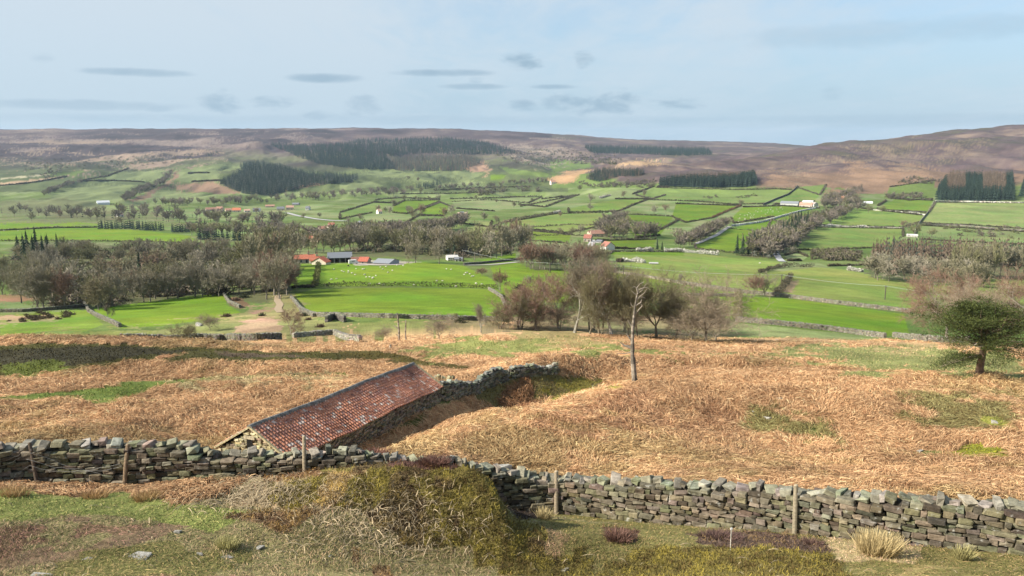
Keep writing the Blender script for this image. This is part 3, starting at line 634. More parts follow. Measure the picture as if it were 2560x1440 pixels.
def drystone(mb_body, mb_cope, path, thick=.5, row=.16, slen=.36, rng=None, cope=.28, both=True, base=(.175, .155, .115), ragged=0., copecol=None):
    """path: (x, y, z_base, height)"""
    rng = rng or np.random.default_rng(1); P = np.asarray(path, float)
    d = np.r_[0, np.cumsum(np.hypot(*np.diff(P[:, :2], axis=0).T))]; L = d[-1]
    f = lambda s, i: np.interp(s, d, P[:, i])
    def heading(s):
        e = .15; return np.arctan2(f(s+e, 1)-f(s-e, 1), f(s+e, 0)-f(s-e, 0))
    hmax = P[:, 3].max()
    sides = (-1, 1) if both else (-1,)
    z = -.15; rowi = 0
    while z < hmax:
        rh = row*rng.uniform(.75, 1.3)*(1.15 if z < .4 else 1)
        for sd in sides:
            s = rng.uniform(-.3, 0); S = []; Ls = []
            while s < L:
                l = slen*rng.uniform(.5, 1.6); S.append(s+l/2); Ls.append(l); s += l
            S = np.array(S); Ls = np.array(Ls); top = f(S, 3)-(cope*.75 if cope else 0)+rng.uniform(-1, 1, len(S))*ragged
            ok = (z+rh*.6 < top) & (S > 0) & (S < L); S = S[ok]; Ls = Ls[ok]
            if not len(S): continue
            hd = heading(S); batter = .10*(1-z/max(hmax, .1))
            off = sd*(thick/2-.12+batter)+rng.normal(0, .035, len(S))
            x = f(S, 0)-np.sin(hd)*off; y = f(S, 1)+np.cos(hd)*off
            zz = f(S, 2)+z+rh/2+rng.normal(0, .012, len(S))
            half = np.stack([Ls/2*.975, np.full(len(S), .15)*rng.uniform(.85, 1.2, len(S)), np.full(len(S), rh/2)*rng.uniform(.87, 1.0, len(S))], 1)
            stones(mb_body, np.stack([x, y, zz], 1), half, hd, rng, .15, .04, stone_cols(len(S), rng, base))
        z += rh; rowi += 1
    # dark hearting inside
    s = np.linspace(0, L, max(2, int(L/.4))); hd = heading(s); w = thick/2-.13
    top = np.maximum(f(s, 3)-(cope*.9 if cope else row), .05); zb = f(s, 2)
    A = np.stack([f(s, 0)+np.sin(hd)*w, f(s, 1)-np.cos(hd)*w], 1); B = np.stack([f(s, 0)-np.sin(hd)*w, f(s, 1)+np.cos(hd)*w], 1)
    V = np.concatenate([np.c_[A, zb-.3], np.c_[A, zb+top], np.c_[B, zb+top], np.c_[B, zb-.3]]); n = len(s); i = np.arange(n-1)
    q = np.concatenate([np.stack([i+a*n, i+1+a*n, i+1+b*n, i+b*n], 1) for a, b in ((0, 1), (1, 2), (2, 3))])
    e = [(0, n, 2*n, 3*n), (n-1, 2*n-1, 3*n-1, 4*n-1)]
    mb_body.add(V, np.concatenate([q, np.array(e)]), None, (.045, .039, .031))
    if cope:
        s = 0; S = []; Ls = []
        while s < L:
            l = rng.uniform(.14, .36); S.append(s+l/2); Ls.append(l); s += l*1.0
        S = np.array(S); Ls = np.array(Ls); hd = heading(S); big = rng.random(len(S)) > .8
        hh = cope*rng.uniform(.5, 1.2, len(S))*np.where(big, 1.2, 1)
        half = np.stack([Ls/2*1.0, thick*.42*rng.uniform(.6, 1.1, len(S)), hh/2], 1)
        zc = f(S, 2)+f(S, 3)-cope*.85+hh/2+rng.normal(0, .02, len(S))
        C = np.stack([f(S, 0)+rng.normal(0, .05, len(S)), f(S, 1)+rng.normal(0, .05, len(S)), zc], 1)
        stones(mb_cope, C, half, hd+rng.normal(0, .25, len(S)), rng, .22, .16, stone_cols(len(S), rng, copecol or (.27, .26, .21), .25))

def wall_at_row(pts):            # (u, base v, top v) on the wall line; distance comes from the ground's own wall row
    out = []
    for u, vt in pts:
        a = math.atan2(*[float(t) for t in pxdir(u, 1250)[:2]]); 
        for _ in range(3):
            r = float(np.interp(a, AZ, FR[2])); T = float(np.interp(a, AZ, FT[2]))
            x, y, z = pxdir(u, float(pix_of(T, a)[1])); a = math.atan2(float(x), float(y))
        X, Y = math.sin(a)*r, math.cos(a)*r; zb = float(zg(X, Y))
        x, y, z = pxdir(u, vt); zt = CZ+float(z/np.hypot(x, y))*r
        out.append((X, Y, zb, max(.35, zt-zb)))
    return out
def build_field_wall():
    top = [(-260,1112),(-60,1108),(60,1112),(110,1102),(180,1108),(240,1098),(330,1104),(460,1102),(510,1112),(535,1134),(570,1134),(640,1126),(700,1130),(760,1127),(830,1124),(880,1118),(915,1128),(960,1137),
           (1000,1143),(1060,1148),(1110,1144),(1160,1150),(1200,1160),(1260,1172),(1330,1184),(1400,1192),(1480,1196),(1560,1198),(1620,1196),(1700,1204),(1780,1206),(1860,1212),(1960,1222),(2080,1228),(2200,1236),(2320,1240),(2440,1246),(2560,1252),(2700,1258),(2900,1262)]
    s, P = resample(wall_at_row(top), .5)
    root = empty('dry_stone_wall', (0, 0, 0)); tag(root, 'long mossy dry stone wall with rough coping running across the foreground', 'stone wall')
    a, c = MB(), MB(); drystone(a, c, P, .55, .125, .31, np.random.default_rng(5), .175, base=(.125, .105, .075), copecol=(.205, .185, .14))
    a.build('wall_body', M_STONE, root); c.build('coping', M_STONE, root)
    return P
WALLP = build_field_wall()

# ------------------------------------------------------------------ the long barn
def build_barn():
    rng = np.random.default_rng(3)
    A = np.array(at_d(626, 1069, 45.)); B = np.array(at_d(1032, 910, 63.))
    ax = B-A; L = np.hypot(ax[0], ax[1]); fx = np.array([ax[0], ax[1]])/L; rt = np.array([fx[1], -fx[0]]); dz = ax[2]/L
    root = empty('stone_barn', (A[0], A[1], 0)); tag(root, 'long low stone field barn with a lichen-spotted red pantile roof behind the wall', 'barn')
    O = np.array([0., 0.])
    def pt(s, w, z): q = fx*s+rt*w; return np.array([q[0], q[1], z])     # local to root in xy, world z
    WH, RH = 2.45, 1.50; zr = lambda s: A[2]+dz*s+.05*math.sin(s*.7)*0
    ze = lambda s: zr(s)-RH
    # walls: stones on the long side facing right and on both gables, plain stonework on the far side
    body, quoin = MB(), MB()
    wi = WH-.12
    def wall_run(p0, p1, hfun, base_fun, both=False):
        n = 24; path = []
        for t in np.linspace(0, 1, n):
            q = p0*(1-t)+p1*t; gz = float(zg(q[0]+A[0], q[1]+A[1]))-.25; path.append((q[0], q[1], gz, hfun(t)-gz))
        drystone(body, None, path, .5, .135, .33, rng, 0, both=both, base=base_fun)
    # run the wall left-to-right so that its side -1 looks outwards
    c = lambda s, w: fx*s+rt*w
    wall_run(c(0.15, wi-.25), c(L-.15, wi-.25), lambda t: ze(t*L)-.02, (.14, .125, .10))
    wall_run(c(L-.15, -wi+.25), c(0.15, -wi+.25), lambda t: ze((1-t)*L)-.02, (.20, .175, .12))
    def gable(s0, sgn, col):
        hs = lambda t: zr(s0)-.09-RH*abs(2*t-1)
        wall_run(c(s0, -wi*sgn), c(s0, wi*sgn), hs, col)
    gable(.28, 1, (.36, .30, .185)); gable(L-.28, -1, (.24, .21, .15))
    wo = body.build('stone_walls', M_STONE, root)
    # the little window high in the near gable
    w = MB(); q = fx*.0+rt*(-.05); yaw = math.atan2(rt[1], rt[0]); zc = zr(0)-.98
    w.box((q[0]-fx[0]*.035, q[1]-fx[1]*.035, zc), (.40, .10, .62), (.012, .011, .010), yaw); w.build('window', M_WOOD, root)
    for nm, dx, dz_, sx, sz in (('lintel', 0, .40, .74, .16), ('sill', 0, -.36, .66, .10)):
        fr = MB(); fr.box((q[0]+rt[0]*dx-fx[0]*.05, q[1]+rt[1]*dx-fx[1]*.05, zc+dz_), (sx, .16, sz), (.36, .31, .21), yaw); fr.build(nm, M_STONE, root)
    # pantiles, each its own curved piece within one roof mesh
    t = MB(); nx = 72; ny = 13; prof = np.linspace(0, 1, 6); Lr = L+.10
    slope = math.hypot(WH+.15, RH*(WH+.15)/WH)
    patch = lambda a, b: vnoise(np.array([a*.09+3]), np.array([b*.25+8]))[0]
    for i in range(nx):
        for j in range(ny):
            for side in (1, -1):
                s0 = -.05+Lr*i/nx; s1 = s0+Lr/nx*1.02
                r = rng.random(); pn = patch(i, j)
                if r < .03+.08*(pn > .55): colr = np.array([.50, .40, .34])*rng.uniform(.75, 1.1)
                elif r < .32: colr = np.array([.30, .14, .105])*rng.uniform(.75, 1.2)
                else: colr = np.array([.40, .175, .108])*rng.uniform(.82, 1.15)
                if pn < .36: colr = colr*.75+np.array([.05, .035, .035])*.3
                V = []
                lift = rng.normal(0, .006)
                for e, (jj, up) in enumerate(((j-.06, .028), (j+1.06, .066))):
                    fr_ = min(max(jj/ny, 0), 1.012); w_ = (WH+.15)*fr_; zz_ = RH*w_/WH
                    for p in prof:
                        s = s0+(s1-s0)*p; hgt = .040*math.cos((p-.38)*2*math.pi)+up+lift+.05*math.sin(s*.55+1)+.03*math.sin(s*1.7)
                        V.append(pt(s, side*w_, zr(s)-zz_+hgt+.03))
                n = len(prof)
                Q = [(k, k+1, n+k+1, n+k) for k in range(n-1)]
                v2 = [v-np.array([0, 0, .045]) for v in V[n:]]
                Q += [(n+k, n+k+1, 2*n+k+1, 2*n+k) for k in range(n-1)]
                t.add(V+v2, Q, None, colr)
    t.build('pantile_roof', M_TILE, root)
    d = MB()                                       # boards under the tiles close the roof
    for side in (1, -1):
        v = [pt(.0, 0, zr(0)-.04), pt(L, 0, zr(L)-.04), pt(L, side*(WH+.08), ze(L)-.06), pt(0, side*(WH+.08), ze(0)-.06)]
        d.add(v, [(0, 1, 2, 3)], None, (.03, .02, .018))
    d.build('roof_deck', M_WOOD, root)
    r = MB(); S = np.linspace(-.1, L+.1, 46)
    for k in range(len(S)-1):                      # ridge stones
        s0, s1 = S[k]+.012, S[k+1]-.012; g = rng.uniform(.8, 1.2); z0 = lambda s: zr(s)+.03*math.sin(s*.55+1)+.012*math.sin(s*1.7)+rng.normal(0, .006)
        prof2 = [(-.20, -.06), (-.16, .07), (-.05, .15), (.05, .15), (.16, .07), (.20, -.06)]
        V = [pt(s0, a, z0(s0)+b) for a, b in prof2]+[pt(s1, a, z0(s1)+b) for a, b in prof2]
        n = len(prof2); r.add(V, [(a, a+1, n+a+1, n+a) for a in range(n-1)]+[(0, 5, 4, 1), (1, 4, 3, 2), (6, 7, 10, 11), (7, 8, 9, 10)], None, np.array([.15, .145, .135])*g)
    r.build('ridge_stones', M_STONE, root)
    for s in (-.02, L+.02):
        vb = MB()
        for side in (1, -1):
            n = 9
            for k in range(n):
                w0, w1 = (WH+.1)*k/n, (WH+.1)*(k+1)/n-.01; wm = (w0+w1)/2; zz = zr(s)-RH*wm/WH+.06; q = fx*s+rt*side*wm
                l = math.hypot(w1-w0, RH*(w1-w0)/WH); th = math.atan2(RH, WH)
                b = MB(); b.box((0, 0, 0), (l, .26, .11)); V = b.V[0]; cth, sth = math.cos(th), math.sin(th)*side
                X = V[:, 0]*cth-V[:, 2]*-sth; Z = -V[:, 0]*sth+V[:, 2]*cth
                V = np.stack([rt[0]*X+fx[0]*V[:, 1]+q[0], rt[1]*X+fx[1]*V[:, 1]+q[1], Z+zz], 1)
                vb.add(V, b.Q[0], None, np.array([.40, .34, .20])*rng.uniform(.8, 1.15))
        vb.build('verge_stones', M_STONE, root)
    return A, B, fx, rt, L
BARN = build_barn()

def build_ruin():
    A, B, fx, rt, L = BARN; rng = np.random.default_rng(8)
    root = empty('ruined_wall'); tag(root, 'tumbled dark dry stone wall leading from the barn end, broken by a gap', 'stone wall')
    pts = [(1098,998,950),(1130,994,951),(1160,987,953),(1185,978,956),(1205,968,937),(1228,958,920),(1250,949,916),(1262,945,925),(1268,943,938)]
    pts2 = [(1276,941,916),(1300,937,913),(1335,933,910),(1360,930,916),(1376,928,913),(1390,926,906)]
    a, c = MB(), MB()
    for pp in (pts, pts2):
        path = []
        for u, v, vt in pp:
            x, y, z, d = at(u, v); X, Y, Z = pxdir(u, vt); path.append((x, y, z-.1, max(.35, CZ+float(Z)*d-z+.1)))
        s, P = resample(path, .4); drystone(a, c, P, .6, .17, .36, rng, .22, base=(.12, .115, .095), ragged=.10, copecol=(.19, .185, .155))
    a.build('wall_body', M_STONE, root); c.build('coping', M_STONE, root)
    path = []
    for u, v, vt in [(1086,951,938),(1110,952,939),(1132,953,941)]:
        x, y, z, d = at(u, v); X, Y, Z = pxdir(u, vt); path.append((x, y, z, max(.4, CZ+float(Z)*d-z)))
    b, e = MB(), MB(); s, P = resample(path, .3); drystone(b, e, P, .45, .16, .3, rng, .4, base=(.26, .22, .14), copecol=(.30, .26, .16))
    r2 = empty('wall_stub'); tag(r2, 'short stub of pale walling with upright coping by the far end of the barn', 'stone wall')
    b.build('wall_body', M_STONE, r2); e.build('coping', M_STONE, r2)
build_ruin()

# distant field walls: one object each
def far_wall(pts, label, h=1.2, col=(.16, .145, .115), name='field_wall', r0=60., top=(.19, .178, .145)):
    h = h*(.72 if r0 < 170 else .85 if r0 < 250 else 1)
    rng = np.random.default_rng(abs(hash(label)) % 9999 if False else sum(map(ord, label)))
    P = []
    for k in range(len(pts)-1):
        for t in np.linspace(0, 1, 14)[:-1 if k < len(pts)-2 else None]:
            u = pts[k][0]*(1-t)+pts[k+1][0]*t; v = pts[k][1]*(1-t)+pts[k+1][1]*t
            P.append(at(u, v, r0)[:2])
    P = np.array(P); d = depth(*P.mean(0), CZ-40)
    step = max(.36, d*.0016); s, Q = resample(P, step); n = len(Q)
    if n < 3: return
    z = zg(Q[:, 0], Q[:, 1])
    mb = MB(); hd = np.arctan2(np.gradient(Q[:, 1]), np.gradient(Q[:, 0]))
    seg = np.r_[np.hypot(*np.diff(Q, axis=0).T), step]
    nr = 4 if d < 210 else 2 if d < 500 else 1
    for kk in range(nr):
        hh = h/nr; N = n
        half = np.stack([seg*.55*rng.uniform(.9, 1.15, N), np.full(N, .28)*rng.uniform(.85, 1.2, N)*(1+d*.0006), hh*.56*rng.uniform(.85, 1.12, N)], 1)
        C = np.stack([Q[:, 0], Q[:, 1], z+hh*(kk+.45)], 1)
        stones(mb, C, half, hd, rng, .12, .03, stone_cols(N, rng, col, .25))
    half = np.stack([seg*.4*rng.uniform(.6, 1.2, n), np.full(n, .27), h*.13*rng.uniform(.6, 1.5, n)], 1)
    o = MB(); o2 = mb.build(name, M_STONE); tag(o2, label, 'stone wall')
    stones(o, np.stack([Q[:, 0], Q[:, 1], z+h], 1), half, hd, rng, .2, .15, stone_cols(n, rng, top, .2)); o.build('coping', M_STONE, o2)
far_wall([(752,782),(790,791),(850,792),(1000,796),(1150,800),(1262,803)], 'low field wall along the bottom edge of the big central green field', 1.2, r0=125)
far_wall([(727,745),(738,757),(752,775),(785,792)], 'rubble field wall curving down the left end of the big central field', 1.1, r0=125)
far_wall([(211,760),(222,780),(250,795),(275,806),(300,818)], 'crooked stone wall between the two nearest left-hand fields', 1.1, r0=125)
far_wall([(305,862),(400,859),(487,850),(600,852),(700,849)], 'long dark stone wall at the foot of the bracken slope on the left', 1.5, (.12, .11, .09), r0=112)
far_wall([(735,846),(800,840),(836,838),(850,845),(870,853),(900,856)], 'pale stone wall bending towards the barn below the two bare poles', 1.3, (.25, .23, .19), r0=112)
far_wall([(817,806),(838,797),(862,806)], 'dark sheepfold ruin on the rough ground below the big field', 1.8, (.10, .09, .08), r0=125)
far_wall([(1841,804),(1935,812),(2070,826),(2140,836),(2211,846)], 'stone wall along the lower edge of the right-hand green field', 1.5, r0=140)
far_wall([(2234,843),(2290,850),(2338,857),(2420,870)], 'stone wall continuing right past the gap towards the pine tree', 1.4, r0=140)
far_wall([(1690,708),(1780,721),(1850,732),(1960,743),(2100,761),(2200,773),(2275,782)], 'long stone wall crossing below the pair of bare trees on the right', 1.4, (.165, .148, .115), r0=180)
far_wall([(1508,679),(1560,685),(1600,691),(1660,701),(1710,712)], 'pale broken stone wall running right from the round copse', 1.2, (.25, .22, .165), r0=180)
far_wall([(1560,742),(1700,740),(1845,741)], 'thin pale wall behind the row of large bare trees', 1.1, (.33, .31, .27), r0=180)
far_wall([(560,738),(566,748),(572,757),(590,765),(600,770)], 'stone wall round the right end of the bright left field', 1.1, r0=130)
far_wall([(0,781),(60,780),(130,775),(210,768)], 'low dark wall under the bare trees at the left edge', 1.2, (.10, .09, .07), r0=140)
far_wall([(1222,725),(1240,735),(1254,745),(1262,765)], 'mossy wall down the right side of the sheep field', 1.2, r0=160)
far_wall([(1830,566),(1870,561),(1905,556),(1960,540),(2000,529),(2046,520)], 'long pale stone wall climbing to the white hill farm', 1.9, (.62, .60, .54), r0=300, top=(.7, .68, .62))
far_wall([(1908,513),(1940,499),(1969,488),(1985,476),(1994,466)], 'dark wall climbing steeply to the moor edge beside the hill farm', 2.6, (.07, .065, .06), r0=300)
far_wall([(2335,504),(2330,518),(2318,534),(2303,552),(2291,570),(2286,588)], 'wall straight down the hillside below the striped plantation', 1.9, (.16, .14, .12), r0=300)
far_wall([(2340,504),(2420,505),(2560,508)], 'pale wall along the foot of the striped plantation', 1.8, (.45, .43, .37), r0=300, top=(.5, .48, .42))
far_wall([(2184,526),(2240,530),(2312,538)], 'faint pale wall across the upper right hillside field', 1.6, (.40, .38, .33), r0=300)
far_wall([(2036,566),(2120,568),(2258,572)], 'pale wall with white blossom bushes across the right hillside', 1.6, (.38, .36, .31), r0=300)
far_wall([(2318,563),(2400,565),(2480,572),(2560,578)], 'thin dark wall across the far right hillside pasture', 1.5, (.16, .14, .12), r0=300)
far_wall([(1160,663),(1200,660),(1250,655),(1300,650)], 'dark wall beside the track left of the round copse', 1.3, (.12, .11, .09), r0=180)
# ------------------------------------------------------------------ trees
def _n(v): return v/max(np.linalg.norm(v), 1e-9)
def skeleton(seed, H, fork=.28, levels=5, limbs=4, spread=.75, up=.10, ratio=.70, wob=.16, R=None, dome=1., lean=(0, 0), twin=1, cw=.95):
    rng = random.Random(seed); segs = []; R = R or H*.022
    def g(): return np.array([rng.gauss(0, 1), rng.gauss(0, 1), rng.gauss(0, 1)])
    def br(p, d, L, r, l):
        n = 3 if l < levels-1 else 2
        for i in range(n):
            d = _n(d+g()*wob*(.5 if l == 0 else 1)+np.array([0, 0, up if l else .1]))
            q = p+d*(L/n); ra = r*(1-.40*i/n); rb = r*(1-.40*(i+1)/n)
            segs.append((p, q, ra, rb, l)); p = q
            if 0 < l < levels and i < n-1 and rng.random() < .85:
                c = _n(d*.75+_n(np.cross(d, g()))*spread*1.05); br(p, c, L*ratio*rng.uniform(.7, 1.0), rb*.62, l+1)
        if l < levels:
            k = limbs if l == 0 else (2 if rng.random() < .7 else 3); a0 = rng.uniform(0, 6.28)
            for j in range(k):
                t = _n(np.cross(d, [math.cos(1.3), math.sin(1.3), .2])); b = np.cross(d, t); a = a0+j*6.283/k+rng.uniform(-.4, .4)
                o = t*math.cos(a)+b*math.sin(a); c = _n(d+o*spread*rng.uniform(.55, 1.25))
                br(p, c, (H*.30*dome if l == 0 else L*ratio)*rng.uniform(.8, 1.1), r*.6*(.8 if l else .62), l+1)
    for k in range(twin):
        o = np.array([rng.uniform(-.5, .5), rng.uniform(-.5, .5), 0])*(twin > 1); br(o*H*.05+np.array([0, 0, -.3]), _n(np.array([lean[0], lean[1], 1.])+o*.5), H*fork, R, 0)
    P0 = np.array([s[0] for s in segs]); P1 = np.array([s[1] for s in segs]); ra = np.array([s[2] for s in segs]); rb = np.array([s[3] for s in segs]); lv = np.array([s[4] for s in segs])
    z = np.percentile(P1[lv == levels][:, 2], 88); f = H*.94/z
    P0 = P0*f; P1 = P1*f; q = np.percentile(np.hypot(P1[:, 0], P1[:, 1]), 96); g_ = cw*H/2/q
    P0[:, :2] *= g_; P1[:, :2] *= g_
    return P0, P1, ra, rb, lv
def bare_tree(seed, H, per=6, tl=.06, tw=.02, bark=(.20, .18, .14), twig=(.17, .12, .09), limbcol=None, tfrom=None, kmin=3, far=False, **kw):
    P0, P1, ra, rb, lv = skeleton(seed, H, **kw); rng = np.random.default_rng(seed); top = lv.max()
    tr = lv <= 1; bark = np.array(bark); twig = np.array(twig)
    T, Cn = MB(), MB()
    ra = np.maximum(ra, tw*.55); rb = np.maximum(rb, tw*.5)
    lc = np.array(limbcol) if limbcol is not None else bark
    def shade(n, c): return np.array(c)[None]*rng.uniform(.8, 1.2, (n, 1))
    T.tubes(P0[tr], P1[tr], ra[tr], rb[tr], 6 if not far else 4, shade(tr.sum(), lc))
    md = (~tr) & (lv < top)
    if md.any(): Cn.tubes(P0[md], P1[md], ra[md], rb[md], 4 if not far else 3, shade(md.sum(), lc*.9+twig*.1))
    en = (lv == top)
    if en.any(): Cn.tubes(P0[en], P1[en], np.minimum(ra[en], tw*1.2), np.minimum(rb[en], tw), 3, shade(en.sum(), twig))
    src = np.flatnonzero(lv >= (top-1 if tfrom is None else tfrom)); idx = np.repeat(src, per); t = rng.random((len(idx), 1))
    S = P0[idx]*(1-t)+P1[idx]*t; D = P1[idx]-P0[idx]; D /= np.maximum(np.linalg.norm(D, axis=1, keepdims=True), 1e-9)
    D = D+rng.normal(0, .62, D.shape)+np.array([0, 0, .22]); D /= np.linalg.norm(D, axis=1, keepdims=True)
    L = H*tl*rng.uniform(.5, 1.3, len(idx)); hz = (S[:, 2:3]/H).clip(0, 1)
    Cn.slivers(S, D, L, tw*rng.uniform(.7, 1.2, len(idx)), twig[None]*rng.uniform(.75, 1.25, (len(idx), 1))*(1+0*hz), rng)
    return T, Cn
def conifer(seed, H, Wd, col=(.035, .055, .025), tiers=9, pts=11, trunk=True, droop=.28, bare=.10):
    """a spruce or larch: ragged drooping whorls on a straight stem"""
    rng = np.random.default_rng(seed); Cn, T = MB(), MB()
    T.tubes([(0, 0, -.3)], [(0, 0, H*.96)], H*.016, H*.003, 5, (.09, .065, .045))
    for i in range(tiers):
        f = i/(tiers-1); zc = H*(bare+(1-bare)*f*.97); r = Wd/2*((1-f)**.85*.96+.05)*rng.uniform(.85, 1.12)
        n = max(5, int(pts*(1-.4*f))); a0 = rng.uniform(0, 6.28)
        th = a0+np.arange(n)*2*math.pi/n+rng.normal(0, .12, n); rr = r*rng.uniform(.62, 1.18, n); hgt = H*.13
        tip = np.stack([np.cos(th)*rr, np.sin(th)*rr, zc-droop*rr+rng.normal(0, H*.012, n)], 1)
        th2 = th+math.pi/n; rv = r*.38*rng.uniform(.7, 1.3, n)
        val = np.stack([np.cos(th2)*rv, np.sin(th2)*rv, np.full(n, zc+hgt*.25)], 1)
        V = np.concatenate([[[0, 0, zc+hgt*1.05]], tip, val]); k = np.arange(n)
        t = np.concatenate([np.stack([np.zeros(n, int), 1+n+(k-1) % n, 1+k], 1), np.stack([np.zeros(n, int), 1+k, 1+n+k], 1)])
        Cn.add(V, None, t, np.array(col)[None]*rng.uniform(.8, 1.25, (len(V), 1)))
    return T, Cn
def bush(seed, H, Wd, n, col, tw=.05, tl=.35, var=.3):
    """a rounded mass of short twigs or leaves"""
    rng = np.random.default_rng(seed); d = rng.normal(size=(n, 3)); d[:, 2] = np.abs(d[:, 2]); d /= np.linalg.norm(d, axis=1, keepdims=True)
    r = rng.random((n, 1))**.45; lob = .78+.35*np.sin(d[:, :1]*4+seed)*np.cos(d[:, 1:2]*5+seed*2)
    P = d*r*lob*np.array([Wd/2, Wd/2, H*.95]); mb = MB(); D = d+rng.normal(0, .8, d.shape); D /= np.linalg.norm(D, axis=1, keepdims=True)
    mb.slivers(P, D, tl*rng.uniform(.5, 1.3, n)*H, tw*rng.uniform(.7, 1.4, n), np.array(col)[None]*rng.uniform(1-var, 1+var, (n, 1)), rng)
    return mb
def joined(*mbs):
    o = MB()
    for m in mbs:
        for V, C in zip(m.V, m.C): o.V.append(V); o.C.append(C)
        for q in m.Q: o.Q.append(q+o.n)
        for t in m.T: o.T.append(t+o.n)
        o.n += m.n
    return o
class Proto:
    """a tree kind: with parts for near ones, or one mesh for far ones"""
    def __init__(s, name, T, Cn, H, mt=M_BARK, mc=M_TWIG, single=False):
        s.name, s.H, s.single = name, H, single
        if single: s.me = [joined(T, Cn).mesh(name, mc)] if T is not None else [Cn.mesh(name, mc)]
        else: s.me = [T.mesh('trunk', mt), Cn.mesh('crown', mc)]
    def put(s, x, y, z, H, rz, label, cat, group=None, wide=1., name=None):
        f = H/s.H
        if s.single: o = link(bpy.data.objects.new(name or s.name, s.me[0]))
        else:
            o = empty(name or s.name)
            for nm, me in zip(('trunk', 'crown'), s.me): link(bpy.data.objects.new(nm, me), o)
        o.location = (x, y, z); o.rotation_euler = (0, 0, rz); o.scale = (f*wide, f*wide, f); tag(o, label, cat, group); return o

REDT, GREYT, OLVT = (.215, .135, .098), (.205, .175, .125), (.175, .155, .085)
BIG = [Proto('bare_tree', *bare_tree(s, 12, per=pr, tl=.065, tw=.018, bark=b, twig=t, limbcol=l, fork=fk, levels=5, limbs=lm, spread=sp, up=up, ratio=ra, twin=tw, cw=cw), 12) for s, pr, b, t, l, fk, lm, sp, up, ra, tw, cw in (
    (21, 8, (.24,.21,.165), REDT, (.30,.265,.215), .20, 4, .78, .06, .74, 1, 1.1), (22, 6, (.26,.24,.19), GREYT, (.27,.25,.20), .20, 4, .62, .16, .74, 1, .85),
    (23, 7, (.20,.175,.125), OLVT, (.21,.185,.13), .20, 3, .60, .16, .74, 2, .9), (24, 6, (.30,.28,.24), (.20,.145,.115), (.46,.435,.38), .27, 5, .62, .12, .72, 1, .95),
    (25, 8, (.20,.175,.125), OLVT, (.22,.195,.14), .17, 5, .72, .08, .74, 1, 1.05), (28, 8, (.20,.17,.125), (.25,.20,.14), (.22,.19,.14), .16, 5, .86, .03, .74, 1, 1.25))]
MIDT = [Proto('bare_tree', *bare_tree(40+i, 10, per=9, tl=.075, tw=.05, bark=(.19,.165,.13), twig=t, fork=fk, levels=4, limbs=5, spread=sp, up=.08, ratio=.74, R=.28, far=True), 10) for i, (t, fk, sp) in enumerate(
    [(REDT, .16, .75), ((.235,.21,.14), .17, .8), ((.215,.185,.115), .15, .85), ((.19,.175,.10), .18, .7), ((.26,.23,.17), .16, .75)])]
FART = [Proto('bare_tree', *bare_tree(60+i, 10, per=9, tl=.10, tw=.13, bark=(.15,.13,.10), twig=t, fork=fk, levels=3, limbs=5, spread=sp, up=.08, ratio=.80, R=.26, far=True), 10, single=True) for i, (t, fk, sp) in enumerate(
    [((.25,.215,.135), .16, .85), ((.23,.21,.14), .17, .8), ((.20,.18,.11), .15, .9), ((.205,.195,.10), .18, .7), ((.31,.275,.205), .15, .85), ((.25,.18,.125), .16, .8)])]
SPRUCE = [Proto('conifer_tree', *conifer(80+i, 14, w, col=c, tiers=10), 14, mc=M_NEEDLE, single=True) for i, (w, c) in enumerate([(5.5,(.030,.048,.024)),(6.5,(.036,.052,.026)),(4.6,(.026,.042,.022))])]
LARCH = [Proto('larch_tree', *conifer(90+i, 14, w, col=c, tiers=11, droop=.1), 14, mc=M_TWIG, single=True) for i, (w, c) in enumerate([(5.,(.215,.15,.095)),(4.4,(.19,.135,.09))])]

